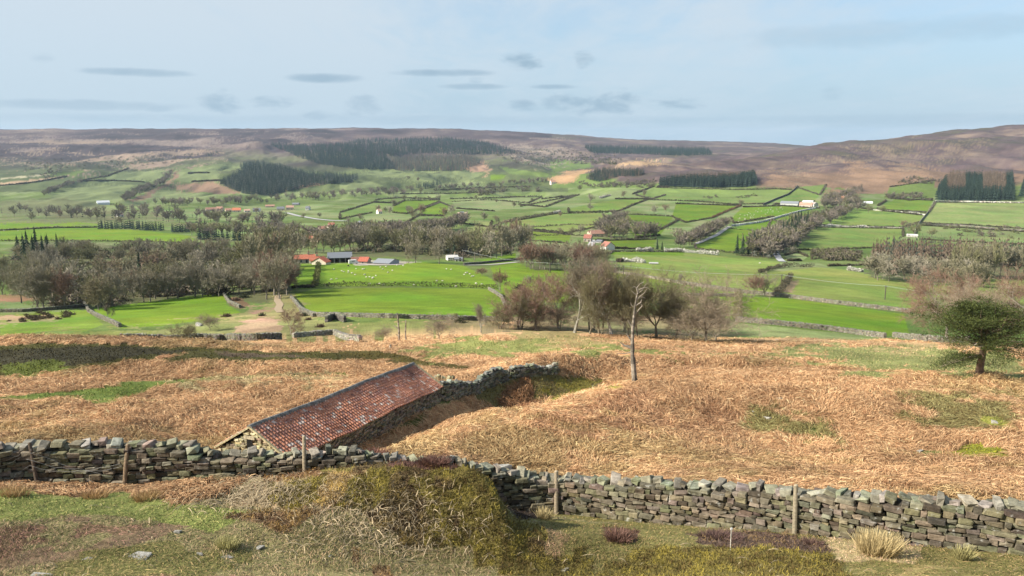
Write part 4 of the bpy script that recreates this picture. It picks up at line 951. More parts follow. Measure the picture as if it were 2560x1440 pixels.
# the pine on the right: trunk, limbs, and plates of needles
def pine(H=7.4):
    rng = np.random.default_rng(14); T, L, Cn = MB(), MB(), MB()
    tp = np.array([(0,0,-.3),(.02,0,.9),(.10,.02,2.0),(.18,.04,3.1),(.22,.02,4.2),(.12,0,5.2),(.15,0,6.2)])
    rad = [.24,.21,.19,.165,.13,.09,.05]; T.tubes(tp[:-1], tp[1:], rad[:-1], rad[1:], 8, (.19,.125,.09))
    tips = []
    for i in range(124):
        th = rng.uniform(0, 6.283); z0 = rng.uniform(2.35, 6.0); q = (z0-2.35)/3.65
        reach = (3.9*(1-q**2.2*.85))*rng.uniform(.45, 1.0)
        if math.cos(th) > .2: reach *= 1.02
        p = np.array([.2, 0, z0]); d = _n(np.array([math.cos(th), math.sin(th)*.95, .28+.25*q])); n = 5; path = [p]
        for k in range(n):
            d = _n(d+rng.normal(0, .14, 3)+np.array([0, 0, -.03 if k < 3 else .04])); p = p+d*reach/n; path.append(p)
        path = np.array(path); r = np.linspace(.05, .012, n+1)*(1.4-q*.6); L.tubes(path[:-1], path[1:], r[:-1], r[1:], 4, (.16,.115,.08))
        for k in range(2, n+1): tips.append(path[k]+rng.normal(0, .12, 3))
        tips.append(path[-1]+d*.25)
    for i in range(9):                      # the low branch on the left, and a small one on the right
        a = rng.uniform(2.7, 3.7); p = np.array([.12, 0, rng.uniform(1.6, 2.5)]); d = _n(np.array([math.cos(a), math.sin(a), -.12])); ln = rng.uniform(1.2, 3.1); path = [p]
        for k in range(5): d = _n(d+rng.normal(0, .12, 3)+np.array([0, 0, -.08])); p = p+d*ln/5; path.append(p)
        path = np.array(path); L.tubes(path[:-1], path[1:], .03, .02, 4, (.2, .16, .12)); tips += [path[k]+rng.normal(0, .16, 3) for k in (2, 3, 4, 5, 5)]
    for k in range(5): tips.append(np.array([.5+.12*k, .1, .85+.1*k])+rng.normal(0, .1, 3))
    tips = np.array(tips); tips[:, 0] -= .62*sstep(tips[:, 2], 2.0, 3.2); env = 7.35-.105*((tips[:, 0]+.45)**2+tips[:, 1]**2); tips[:, 2] = np.minimum(tips[:, 2], env+rng.normal(0, .22, len(tips))-.9*(vnoise(tips[:, 0]*.9+3, tips[:, 1]*.9+5) > .62)); tips = tips[(vnoise(tips[:, 0]*1.1+tips[:, 2]*.7+20, tips[:, 1]*1.1+tips[:, 2]*.9) < .63) | (tips[:, 2] < 2.4)]
    per = 64; C = np.repeat(tips, per, 0); off = rng.normal(0, 1, C.shape)*np.array([.30, .30, .13]); P = C+off
    D = off/np.array([.3, .3, .12])*.5+rng.normal(0, .55, C.shape)+np.array([0, 0, .7]); D /= np.linalg.norm(D, axis=1, keepdims=True)
    base = np.repeat(np.where(rng.random((len(tips), 1)) > .5, [[.050, .066, .020]], [[.078, .092, .026]])*rng.uniform(.7, 1.25, (len(tips), 1)), per, 0)
    Cn.slivers(P, D, rng.uniform(.09, .19, len(P)), .032, base*rng.uniform(.75, 1.25, (len(P), 1)), rng)
    for p0, p1 in (((-1.0,-1.2,3.3),(-2.0,-1.7,2.75)),((-.4,-1.0,3.0),(-1.3,-1.6,3.15)),((.9,-1.3,3.6),(1.9,-1.8,3.5)),((.2,-.4,2.6),(1.5,-.9,2.75))):
        L.tubes([p0], [p1], .035, .015, 4, (.40,.34,.27))
    o = empty('pine_tree'); T.build('trunk', M_BARK, o); L.build('limbs', M_BARK, o); Cn.build('crown', M_NEEDLE, o)
    return o
x, y, z, d = at(2447, 938); o = pine(); f = (195/F_PX*d)/7.25; o.location = (x, y, z); o.scale = (f*1.6, f*1.5, f*1.06)
tag(o, 'dark green flat-topped pine with one bare stem standing in the bracken on the right', 'pine tree')

# dead trees
def snag(name, label, base, path, bits, w0, w1, col, cat='dead tree', k=8):
    x, y, z, d = at(*base); s = d/F_PX; rng = np.random.default_rng(int(base[0])); B = MB(); BR = []
    def loc(p): return np.array([(p[0]-base[0])*s, p[2]*s if len(p) > 2 else 0., (base[1]-p[1])*s])
    P = np.array([loc(p) for p in path]); P[0, 2] -= .25; n = len(P)
    # fine steps with a knotty outline
    t = np.linspace(0, n-1, n*4); Q = np.stack([np.interp(t, np.arange(n), P[:, i]) for i in range(3)], 1)
    rad = np.interp(t, np.arange(n), np.linspace(w0, w1, n)**1.0)*s/2*rng.uniform(.88, 1.12, len(t)); rad[:2] *= 1.15
    c = np.array(col)[None]*np.where(rng.random((len(t)-1, 1)) > .45, 1., .5)*rng.uniform(.85, 1.15, (len(t)-1, 1))
    B.tubes(Q[:-1], Q[1:], rad[:-1], rad[1:], k, c, caps=True)
    # strips of bark left on the shaded side
    for i in range(0, len(t)-3, 2):
        a = rng.uniform(-.5, 1.6); off = np.array([math.cos(a), -math.sin(a)*.8, 0])*rad[i]*.72
        B.tubes([Q[i]+off], [Q[i+2]+off], rad[i]*.42, rad[i+2]*.36, 5, np.array([.10, .08, .065])*rng.uniform(.7, 1.4))
    for b in bits:
        Br = MB(); pp = np.array([loc(p) for p in b[0]]); r0, r1 = b[1]*s/2, b[2]*s/2
        rr = np.linspace(r0, r1, len(pp)); Br.tubes(pp[:-1], pp[1:], rr[:-1], rr[1:], 5, np.array(col)*.95, caps=True); BR.append(Br)
    o = empty(name, (x, y, z)); B.build('trunk', M_BARK, o)
    for q in BR: q.build('branch', M_BARK, o)
    tag(o, label, cat); return o
snag('dead_tree', 'tall bleached dead tree trunk with broken top standing alone in the bracken', (1588, 957),
     [(1588,957),(1583,920),(1579,885),(1578,855),(1578,820),(1580,790),(1582,765),(1586,735),(1590,722)],
     [([(1578,868),(1568,864),(1557,860),(1548,852)], 9, 2), ([(1578,878),(1560,881),(1540,882)], 3, 1), ([(1577,850),(1568,838),(1562,830)], 5, 1.5), ([(1578,815),(1570,805),(1565,796)], 4, 1),
      ([(1580,785),(1590,772),(1600,760),(1592,752)], 4, 1.5), ([(1583,760),(1596,752),(1598,744)], 5, 1.5), ([(1584,748),(1592,738),(1604,728),(1610,718)], 4, 1), ([(1588,728),(1585,716),(1592,706),(1603,700)], 4, 1),
      ([(1590,720),(1600,716),(1610,714),(1618,720)], 3, .8), ([(1588,735),(1578,728),(1572,722)], 3, .8), ([(1586,742),(1600,738),(1608,742)], 3, .8), ([(1589,722),(1580,712),(1574,714)], 2.5, .7),
      ([(1583,765),(1574,760),(1571,752)], 3, 1), ([(1587,730),(1598,722),(1606,708),(1613,703)], 2.5, .6)], 13, 2.5, (.25, .215, .17))
snag('dead_tree', 'slim forked dead tree pole, taller of the two below the big field', (998, 851), [(998,851),(998,830),(997,810),(996,795),(995,780)],
     [([(997,822),(990,816),(985,812)], 4, 1.5), ([(998,842),(993,838),(990,834)], 3, 1), ([(996,800),(1000,794)], 2, 1)], 6, 2, (.28, .24, .19), k=6)
snag('dead_tree', 'shorter branchless dead pole standing just right of the forked one', (1015, 850), [(1015,850),(1014,830),(1015,812),(1016,799)], [], 4.5, 2.5, (.24, .20, .16), k=6)
snag('tree_stump', 'pale weathered stump in the bracken left of the grassy mound', (976, 873), [(976,873),(976,866),(977,861)], [], 7, 5, (.42, .36, .28), 'stump', 6)

# row of big bare trees on the bracken brow, and other near ones
def tree_px(protos, u, v, vtop, i, label, group=None, rz=None, wide=1., r0=100., cat='tree', name=None):
    x, y, z, d = at(u, v, r0); H = max(1., (v-vtop)/F_PX*d/.985)*(1.13 if protos is BIG else 1.); rng = random.Random(int(u*13+v))
    return protos[i % len(protos)].put(x, y, z, H, rng.uniform(0, 6.28) if rz is None else rz, label, cat, group, wide, name)
RB = 112.
for u, v, vt, i, w, lab in (
    (1340,826,716,0,1.05,'flat reddish-crowned bare tree at the left end of the row on the brow'), (1436,832,676,1,.95,'tallest grey bare tree of the row with pale upright limbs'),
    (1502,838,702,2,.75,'dark double-stemmed bare tree between the two pale-trunked ones'), (1530,840,696,3,.95,'bare tree with a thick pale smooth trunk and spreading white limbs'),
    (1592,842,715,4,.75,'thin olive bare tree just behind the tall dead trunk'), (1640,844,716,4,1.05,'olive bare tree with low spreading dark boughs right of the dead trunk'),
    (1765,852,728,5,1.05,'broad low dark bare tree at the right end of the row on the brow')):
    tree_px(BIG, u, v, vt, i, lab, 'row of big bare trees on the brow', wide=w*1.35, r0=RB)
for u, v, vt, i, w, lab in ((1300,822,752,2,1.2,'leaning thicket tree spreading left from the row of big trees'), (1400,826,775,5,1.2,'low brown scrub tree under the tallest grey tree'), (1475,835,775,4,1.3,'low scrub tree below the dark double-stemmed tree'),
    (1570,840,780,5,1.1,'low dark scrub tree beside the pale trunk'), (1690,848,768,4,1.3,'tangled olive scrub tree between the two right-hand trees'), (1790,850,785,5,1.5,'sprawling dark scrub tree at the far right of the row'), (1250,822,785,2,1.6,'low grey scrub at the very left of the tree row'),
    (1480,826,690,2,1.0,'slender dark tree filling the gap behind the double-stemmed one'), (1395,820,712,0,1.0,'reddish tree behind the gap left of the tallest grey tree'), (1560,830,705,1,1.0,'greyish tree behind the pale-trunked one'), (1700,836,735,4,1.1,'hazy olive tree behind the gap before the right-hand tree'), (1300,815,740,0,1.0,'thin reddish tree at the back left of the row'),
    (1730,854,790,5,1.6,'dense low scrub at the foot of the broad dark tree')):
    tree_px(BIG, u, v, vt, i, lab, 'scrub trees under the row on the brow', wide=w*1.35, r0=RB)
for u, v, vt, i, w, lab, r0 in ((2365,850,712,0,1.5,'big round reddish bare tree behind the pine',118), (2575,860,718,0,1.45,'reddish bare tree cut by the right edge of the picture',118), (2450,862,742,5,1.2,'greyer bare tree half hidden by the pine crown',118),
    (1203,832,772,1,1.15,'small round bare tree left of the big row',112), (1098,848,805,5,1.7,'low wide bare thorn bush left of the grassy mound',112), (727,838,783,0,1.15,'small pinkish round bare tree beside the russet bank',118),
    (462,860,818,4,1.7,'bushy olive thorn growing through the dark stone wall',112), (957,856,826,5,1.4,'little brown bush left of the two dead poles',112), (525,826,795,5,1.5,'low dark thorn bush above the russet bank',118),
    (267,800,769,1,1.2,'small bare tree against the near left green field',118), (1138,800,786,4,1.1,'tiny green-brown bush on the edge of the big field',125)):
    tree_px(BIG, u, v, vt, i, lab, wide=w, r0=r0)
for u, v, vt, i, w, lab in ((1886,740,694,0,1.3,'left, rounder one of the pair of bare trees on the wall line'), (1911,740,690,1,1.25,'right, paler one of the pair of bare trees on the wall line'), (1700,708,686,4,1.0,'faint little bare tree in the yellowish field'),
    (1250,726,682,0,1.0,'bare tree at the top of the track by the sheep field'), (1322,716,692,4,1.0,'small pale grey tree in the field behind the row'), (1370,708,690,1,1.0,'small bare tree behind the reddish tree of the row'), (1205,690,672,0,1.6,'brown bush on the bend of the track'), (1848,738,728,3,1.3,'dark little bush beside the upright hedge')):
    tree_px(MIDT, u, v, vt, i, lab, wide=w, r0=165)

def scatter(poly, n, seed, jitter=True):
    rng = np.random.default_rng(seed); P = np.array(poly, float); out = []
    lo, hi = P.min(0), P.max(0); best = []
    while len(out) < n:
        c = rng.uniform(lo, hi, (40, 2)); c = c[inpoly(P, c[:, 0], c[:, 1])]
        if not len(c): continue
        if out:
            d = np.min(np.hypot((c[:, None, 0]-np.array(out)[None, :, 0]), (c[:, None, 1]-np.array(out)[None, :, 1])*2.2), axis=1); out.append(tuple(c[np.argmax(d[:6])] if jitter else c[0]))
        else: out.append(tuple(c[0]))
    return out
def wood(poly, n, protos, h0, h1, label, group, seed, r0=165., wide=(.9, 1.2), cat='tree', weights=None):
    rng = random.Random(seed); pts = sorted(scatter(poly, n, seed), key=lambda p: p[1]); U = np.array(pts); X, Y, _ = at_many(U[:, 0], U[:, 1], r0); Z = zg(X, Y)
    for i in range(len(pts)):
        if not np.isfinite(X[i]): continue
        p = rng.choices(protos, weights)[0] if weights else rng.choice(protos)
        p.put(X[i], Y[i], Z[i]-.1, rng.uniform(h0, h1), rng.uniform(0, 6.28), label, cat, group, rng.uniform(*wide))
# nearer woods: every tree an object
wood([(230,772),(300,760),(420,742),(560,738),(640,716),(690,704),(720,700),(722,738),(640,740),(560,742),(470,744),(330,760),(250,778)], 34, MIDT, 7.5, 11, 'brown bare tree in the front rank of the wood along the near left field', 'front rank of the left wood', 1, 160)
wood([(90,772),(130,770),(165,772),(150,778)], 4, MIDT, 10, 12, 'dark bare tree standing over the low wall on the left pasture', 'trees over the low wall at left', 2, 160)
wood([(0,690),(90,700),(110,760),(0,770)], 7, MIDT, 8, 12, 'bare tree at the left edge beyond the rushy pasture', 'trees at the left edge', 3, 160)
wood([(100,700),(240,660),(420,665),(560,690),(610,705),(560,735),(420,738),(240,765),(130,760)], 40, FART, 7, 11, 'grey-brown bare tree in the deep middle of the left wood', 'middle of the left wood', 4, 165)
wood([(600,690),(640,672),(700,652),(725,640),(735,655),(690,672),(640,700)], 14, FART, 13, 18, 'tall dark bare tree of the wood left of the red-roofed farm', 'tall trees left of the farm', 6, 165, (.6, .8), weights=[1,1,2,4,.5,.5])
wood([(650,735),(722,712),(728,738),(700,752),(660,752)], 6, MIDT, 10, 13, 'rounded reddish bare tree above the sandy track', 'trees above the sandy track', 7, 150)
wood([(1310,668),(1400,672),(1515,668),(1505,674),(1330,675)], 15, [MIDT[0], MIDT[1], MIDT[2]], 9, 11.5, 'bare tree of the round copse in the middle fields', 'round copse', 8, 165, (.8, 1.0))
wood([(1330,655),(1500,650),(1515,664),(1320,664)], 10, FART, 9.5, 12, 'bare tree at the back of the round copse', 'back of the round copse', 9, 165)
wood([(1180,652),(1240,648),(1320,630),(1325,612),(1290,612),(1190,645)], 16, FART, 14, 19, 'tall close-set bare tree of the belt left of the round copse', 'belt left of the copse', 10, 165, (.6, .85))
wood([(735,634),(800,636),(880,632),(880,622),(740,622)], 12, FART, 10, 14, 'bare tree in the line directly behind the red farmhouse', 'trees behind the red farmhouse', 12, 165)
wood([(2390,694),(2450,696),(2560,697),(2640,698),(2640,690),(2400,688)], 22, [FART[2], FART[3], FART[1]], 15, 19, 'tall straight bare tree of the dark belt at the right edge', 'tall belt at the right edge', 13, 165, (.55, .7))
wood([(2180,700),(2240,705),(2330,712),(2440,722),(2480,715),(2400,695),(2300,680),(2190,680)], 22, [FART[1], FART[4], FART[4], FART[2]], 9, 13, 'round grey bare tree in front of the larches on the right', 'grey trees in front of the larches', 14, 165, (1., 1.35))
tree_px(MIDT, 1038, 657, 603, 1, 'big round grey tree standing alone in front of the wood by the sheep field', wide=1.1, r0=165)
tree_px(MIDT, 1098, 660, 606, 4, 'pale bare tree in front of the white house', wide=1.0, r0=165)
wood([(40,655),(60,640),(110,622),(145,618),(148,640),(70,665)], 9, SPRUCE, 12, 18, 'dark conifer in the clump at the upper left of the wood', 'conifer clump in the left wood', 15, 165, cat='conifer', wide=(1.1,1.5))
for u, v, vt, lab in ((350,690,628,'lone dark conifer in the middle of the left wood'), (375,700,660,'small dark conifer low in the left wood'), (610,680,632,'dark pine-like conifer in the wood left of the farm'), (665,650,606,'dark conifer at the back left of the farm'), (984,592,556,'dark tall conifer clump tree beside the village road'), (972,592,562,'shorter dark conifer beside the tall one by the village road'),
    (746,590,566,'single dark conifer above the red-roofed house'), (915,632,612,'rounded dark conifer behind the farm sheds'), (940,632,614,'narrow dark conifer right of the rounded one'), (1375,640,604,'dark conifer behind the round copse'), (1135,640,606,'dark flat pine rising behind the white house'), (790,636,624,'dark yew behind the red farm roofs'),
    (1395,640,608,'second dark conifer behind the round copse'), (1643,626,596,'dark conifer left of the white blossom row'), (1655,627,603,'smaller dark conifer beside the blossom row'), (2290,652,612,'dark spruce rising out of the brown larches'), (2232,630,592,'dark spruce at the top of the brown larches')):
    tree_px(SPRUCE, u, v, vt, int(u), lab, wide=1.25, r0=165, cat='conifer')
wood([(1836,638),(1860,640),(1900,640),(1900,622),(1860,630)], 9, SPRUCE, 11, 16, 'dark conifer in the little clump below the hillside wood', 'conifers below the hillside wood', 16, 165, cat='conifer', wide=(1., 1.3))
wood([(1950,610),(1985,615),(2020,575),(2030,562),(2000,562),(1960,590)], 24, SPRUCE, 14, 20, 'dark conifer in the wood strip climbing the right hillside', 'conifers of the hillside strip', 17, 165, cat='conifer', wide=(1., 1.2))

# woods farther off, each read as one mass
def mass(name, poly, n, protos, h0, h1, seed, label, r0=300., wide=(.9, 1.25), keep=None, cat='wood', tint=None):
    rng = np.random.default_rng(seed); P = np.array(poly, float); lo, hi = P.min(0), P.max(0); pts = np.zeros((0, 2))
    while len(pts) < n:
        c = rng.uniform(lo, hi, (n*2, 2)); c = c[inpoly(P, c[:, 0], c[:, 1])]; pts = np.concatenate([pts, c])
    pts = pts[:n]; X, Y, _ = at_many(pts[:, 0], pts[:, 1], r0); ok = np.isfinite(X); X, Y, pts = X[ok], Y[ok], pts[ok]; Z = zg(X, Y); n = len(X)
    which = rng.integers(0, len(protos), n); out = MB()
    if tint is not None: which = tint(pts, rng)
    for k, (V, Q, T, Cc, H) in enumerate(protos):
        idx = np.flatnonzero(which == k); m = len(idx)
        if not m: continue
        f = rng.uniform(h0, h1, m)/H; w = f*rng.uniform(*wide, m); a = rng.uniform(0, 6.28, m); c, s = np.cos(a)[:, None], np.sin(a)[:, None]
        x = (V[None, :, 0]*c-V[None, :, 1]*s)*w[:, None]+X[idx, None]; y = (V[None, :, 0]*s+V[None, :, 1]*c)*w[:, None]+Y[idx, None]; z = V[None, :, 2]*f[:, None]+Z[idx, None]
        W = np.stack([x, y, z], -1).reshape(-1, 3); o = (np.arange(m)*len(V))[:, None, None]
        cc = (Cc[None]*rng.uniform(.75, 1.25, (m, 1, 1))).reshape(-1, 3)
        out.add(W, (Q[None]+o).reshape(-1, 4) if len(Q) else None, (T[None]+o).reshape(-1, 3) if len(T) else None, cc)
    o = out.build(name, M_NEEDLE); tag(o, label, cat, None, 'stuff'); return o
def arr(mb, H):
    return (np.concatenate(mb.V), np.concatenate(mb.Q) if mb.Q else np.zeros((0, 4), int), np.concatenate(mb.T) if mb.T else np.zeros((0, 3), int), np.concatenate(mb.C), H)
def low_con(seed, w, col, tiers=5): T, Cn = conifer(seed, 14, w, col=col, tiers=tiers, pts=7); return arr(Cn, 14)
def low_bare(seed, col, H=10):
    T, Cn = bare_tree(seed, H, per=7, tl=.13, tw=.30, bark=(.15,.13,.10), twig=col, fork=.24, levels=2, limbs=6, spread=.9, up=.08, ratio=.95, R=.25, far=True, tfrom=1); return arr(joined(T, Cn), H)
CD = [low_con(101, 5.4, (.024,.040,.027)), low_con(102, 6.2, (.028,.045,.030)), low_con(103, 4.8, (.021,.036,.026))]
CL = [low_con(104, 5.4, (.115,.085,.06)), low_con(105, 5.0, (.10,.074,.05))]
CG = [low_con(106, 5.2, (.085,.09,.07)), low_con(107, 4.6, (.065,.075,.055))]
LB = [low_bare(111, (.19,.155,.125)), low_bare(112, (.16,.14,.105)), low_bare(113, (.23,.195,.155)), low_bare(114, (.17,.16,.085))]
FB = [arr(joined(*bare_tree(60+i, 10, per=9, tl=.10, tw=.13, bark=(.15,.13,.10), twig=t, fork=fk, levels=3, limbs=5, spread=sp, up=.08, ratio=.80, R=.26, far=True)), 10) for i, (t, fk, sp) in enumerate([((.23,.20,.125), .16, .85), ((.20,.18,.115), .17, .8), ((.17,.165,.085), .18, .7), ((.265,.235,.175), .16, .8)])]
SH = [arr(bush(121, 3, 4.6, 70, (.14,.115,.085), .32, .3), 3), arr(bush(122, 3, 4., 70, (.105,.09,.06), .32, .3), 3), arr(bush(123, 3, 5., 70, (.12,.12,.055), .32, .3), 3)]
mass('conifer_plantation', [(550,462),(612,428),(598,418),(640,408),(700,420),(780,440),(900,447),(880,457),(780,465),(680,490),(610,486)], 3150, CD+CG[:1], 15, 21, 31, 'dark conifer plantation sloping down the far hillside left of centre', 1200)
mass('conifer_plantation', [(672,362),(760,366),(870,362),(880,352),(1035,348),(1110,346),(1220,358),(1297,384),(1200,388),(1060,384),(960,394),(990,424),(900,424),(800,412),(740,392)], 5460, CD, 16, 22, 32, 'largest dark conifer plantation below the far skyline', 1500)
mass('conifer_plantation', [(985,400),(1040,390),(1140,392),(1215,404),(1160,428),(1010,430),(960,420)], 1680, CG+CL[:1], 15, 20, 33, 'greyer larch plantation hanging below the largest dark one', 1500)
mass('conifer_plantation', [(1462,370),(1600,372),(1770,376),(1782,388),(1700,390),(1600,386),(1480,384)], 1890, CD, 18, 26, 34, 'thin blue-grey plantation strip near the far horizon', 2500)
mass('conifer_plantation', [(1465,448),(1490,430),(1545,428),(1612,434),(1600,442),(1545,442),(1500,456)], 630, CD+CL[:1], 12, 17, 35, 'small dark plantation on the point of the moor spur', 900)
mass('conifer_plantation', [(1640,466),(1700,456),(1800,452),(1885,446),(1892,462),(1870,468),(1760,470)], 1575, CD+CL, 17, 23, 36, 'plantation with a brown back edge on the right moor side', 700,
     tint=lambda p, r: np.where(p[:, 1]+r.normal(0, 2, len(p)) > 460-(p[:, 0]-1640)*.02, r.integers(0, 3, len(p)), np.where(p[:, 0] > 1850, 1, r.integers(3, 5, len(p)))))
mass('conifer_plantation', [(2338,502),(2350,470),(2372,446),(2530,444),(2536,502),(2440,504)], 1890, CD+CL, 17, 22, 37, 'square plantation striped dark green and brown at the right', 700,
     tint=lambda p, r: np.where((p[:, 1] > 488) | (p[:, 0] < 2366) | ((p[:, 0] > 2412) & (p[:, 0] < 2456)) | (p[:, 0] > 2514), r.integers(0, 3, len(p)), r.integers(3, 5, len(p))))
mass('conifer_plantation', [(2548,496),(2560,460),(2640,455),(2640,500)], 252, CD, 18, 23, 38, 'dark plantation cut off by the right edge below the moor', 700)
mass('larch_wood', [(2165,668),(2210,640),(2270,632),(2400,634),(2560,638),(2640,640),(2640,668),(2480,665),(2330,672),(2230,690)], 420, CL+CL+CG[1:], 12, 17, 39, 'brown larch wood on the lower right hillside', 300)
mass('conifer_plantation', [(2480,652),(2520,645),(2560,650),(2560,664),(2500,664)], 84, CD, 10, 15, 40, 'few dark firs behind the tall belt at the right edge', 300)
mass('hillside_wood', [(1870,640),(1900,615),(1990,560),(2040,548),(2120,530),(2150,512),(2160,522),(2080,560),(2030,580),(1990,622),(1930,648)], 260, LB+CG[:1], 9, 14, 41, 'bare wood strip climbing towards the orange-roofed house', 300)
mass('hillside_wood', [(2050,522),(2060,500),(2100,492),(2140,478),(2160,472),(2160,482),(2130,500),(2150,512),(2110,522)], 90, LB, 9, 13, 42, 'bare trees clustered round the orange-roofed house', 400)
mass('hillside_wood', [(1690,622),(1740,598),(1790,572),(1812,560),(1822,566),(1780,590),(1735,612)], 110, LB, 7, 11, 43, 'strip of grey trees beside the lane to the hill farm', 300)
mass('hillside_wood', [(1495,588),(1500,560),(1540,545),(1560,548),(1570,572),(1600,585),(1650,592),(1640,600),(1560,600),(1520,600)], 80, LB, 9, 13, 44, 'grey trees round the red-roofed hamlet on the slope', 300)
mass('hillside_wood', [(450+500,590),(1010,588),(1060,585),(1120,572),(1160,555),(1165,560),(1130,578),(1068,592),(1000,598)], 200, LB, 9, 13, 45, 'long belt of bare trees running up the middle of the valley', 350)
mass('valley_wood', [(890,588),(940,582),(1000,586),(1000,600),(900,606),(862,590)], 60, LB, 9, 13, 46, 'grey trees right of the village road bend', 350)
mass('valley_wood', [(0,532),(120,528),(260,530),(460,528),(560,545),(720,552),(700,566),(560,562),(480,560),(330,556),(150,550),(0,545)], 110, LB+CG[1:], 9, 15, 47, 'grey wood along the valley floor at far left', 600)
mass('valley_wood', [(470,575),(600,580),(700,572),(740,580),(800,596),(860,600),(860,612),(720,606),(620,600),(520,598),(480,588)], 70, LB, 8, 13, 48, 'scattered trees round the low valley houses', 450)
mass('conifer_plantation', [(245,570),(330,568),(410,576),(408,580),(320,575),(246,574)], 126, CD, 8, 11, 49, 'dark low conifer belt beside the two left fields', 500)
mass('conifer_plantation', [(430,578),(475,578),(474,583),(430,582)], 50, CD, 7, 10, 50, 'second short dark conifer belt right of the long one', 500)
mass('conifer_plantation', [(490,596),(570,602),(610,600),(600,604),(500,602)], 84, CD, 7, 10, 51, 'dark evergreen row above the left wood', 450)
mass('valley_wood', [(380,510),(500,508),(640,502),(760,492),(860,485),(960,478),(1100,470),(1240,462),(1380,452),(1385,458),(1240,470),(1100,480),(960,492),(820,500),(640,512),(400,518)], 190, LB, 9, 14, 52, 'long grey line of trees along the foot of the far hills', 900)
mass('valley_wood', [(1040,470),(1060,462),(1100,460),(1110,466),(1060,474)], 90, CD+CG, 10, 15, 53, 'small dark wood on the far valley floor', 1000)
mass('valley_wood', [(1160,478),(1340,470),(1360,478),(1230,490),(1180,490)], 60, LB+SH, 7, 12, 54, 'grey scrub along the far stream', 800)
mass('hillside_scrub', [(100,440),(150,410),(170,415),(140,440),(110,450)], 40, SH+LB, 5, 9, 55, 'thin tree line in a gully of the far left moor', 1300)
mass('hillside_wood', [(105,485),(160,462),(205,452),(208,458),(160,472),(110,492)], 90, LB, 7, 11, 56, 'tree line climbing the far left fields', 1000)
mass('hillside_wood', [(300,500),(340,476),(400,455),(425,430),(432,434),(410,462),(350,486),(318,506)], 150, LB, 8, 12, 57, 'thick tree belt climbing the far hillside left of the plantation', 1000)
mass('hillside_wood', [(510,388),(545,380),(548,388),(515,392)], 40, CD, 10, 14, 58, 'little dark clump high on the far moor edge', 1500)
mass('hillside_wood', [(590,372),(640,364),(700,362),(660,372)], 60, CD, 5, 7, 60, 'low dark young trees at the top of the far plantation', 1500)
mass('hillside_scrub', [(1230,385),(1330,372),(1420,378),(1560,395),(1560,408),(1480,400),(1400,412),(1330,418),(1260,400)], 240, SH+LB+CG, 6, 11, 61, 'patchy trees in the head of the far valley', 1800)
mass('hillside_scrub', [(1380,392),(1520,392),(1540,412),(1440,410)], 160, CD+SH, 7, 11, 62, 'dark scrubby trees on the far valley side', 2000)
mass('hillside_scrub', [(2030,628),(2110,626),(2150,632),(2150,655),(2070,652),(2040,645)], 120, SH, 2.5, 5, 63, 'scrubby thorn bushes below the right hillside fields', 300)
mass('hillside_scrub', [(1750,492),(1790,488),(1795,494),(1760,498)], 26, SH, 2., 3., 64, 'gorse patch on the upper right hillside, left one', 400)
mass('hillside_scrub', [(1834,494),(1890,484),(1895,490),(1850,496)], 34, SH, 2., 3., 65, 'gorse patch on the upper right hillside, right one', 400)
mass('hillside_scrub', [(2210,492),(2260,486),(2310,490),(2310,498),(2230,500)], 60, LB+SH, 5, 8, 66, 'grey bushes left of the striped plantation', 400)
mass('hillside_scrub', [(2280,440),(2350,452),(2340,460),(2240,460)], 60, SH+LB, 4, 7, 67, 'scrub on the russet bank under the right moor', 500)
mass('hillside_scrub', [(1500,462),(1640,452),(1640,470),(1540,470),(1450,468),(1440,456)], 110, SH+LB, 5, 9, 68, 'trees below the point of the moor spur', 700)
mass('hillside_scrub', [(60,400),(500,385),(520,400),(300,420),(60,430)], 120, SH, 4, 8, 69, 'dark bushes dotted over the far left moor slope', 1200)
mass('hillside_scrub', [(2300,560),(2560,572),(2560,600),(2400,590)], 30, SH, 3, 6, 70, 'bushes dotted on the right-hand pasture', 400)

mass('bare_wood', [(20,650),(160,625),(330,618),(560,632),(700,628),(720,650),(640,690),(500,672),(260,655),(100,690)], 80, FB, 7, 10.5, 81, 'bare wood filling the back of the left-hand dale below the smooth fields', 165)
mass('bare_wood', [(870,628),(960,630),(1080,636),(1180,640),(1180,620),(1080,612),(960,612),(880,615)], 62, FB, 11, 15, 82, 'bare wood behind the farm sheds and the white house', 165)

mass('woodland_scrub', [(100,700),(240,665),(420,668),(560,690),(610,705),(690,704),(560,738),(420,742),(240,770),(130,765)], 260, SH, 2.5, 5, 83, 'low undergrowth beneath the trees of the left wood', 160)
mass('woodland_scrub', [(20,650),(160,625),(330,618),(560,632),(700,628),(720,650),(640,690),(500,672),(260,655),(100,690)], 240, SH, 2.5, 5, 84, 'undergrowth at the back of the left wood', 165)
mass('woodland_scrub', [(870,630),(960,632),(1080,640),(1200,645),(1320,628),(1320,616),(1100,618),(870,618)], 130, SH, 2.5, 4.5, 85, 'undergrowth of the wood behind the farm', 165)
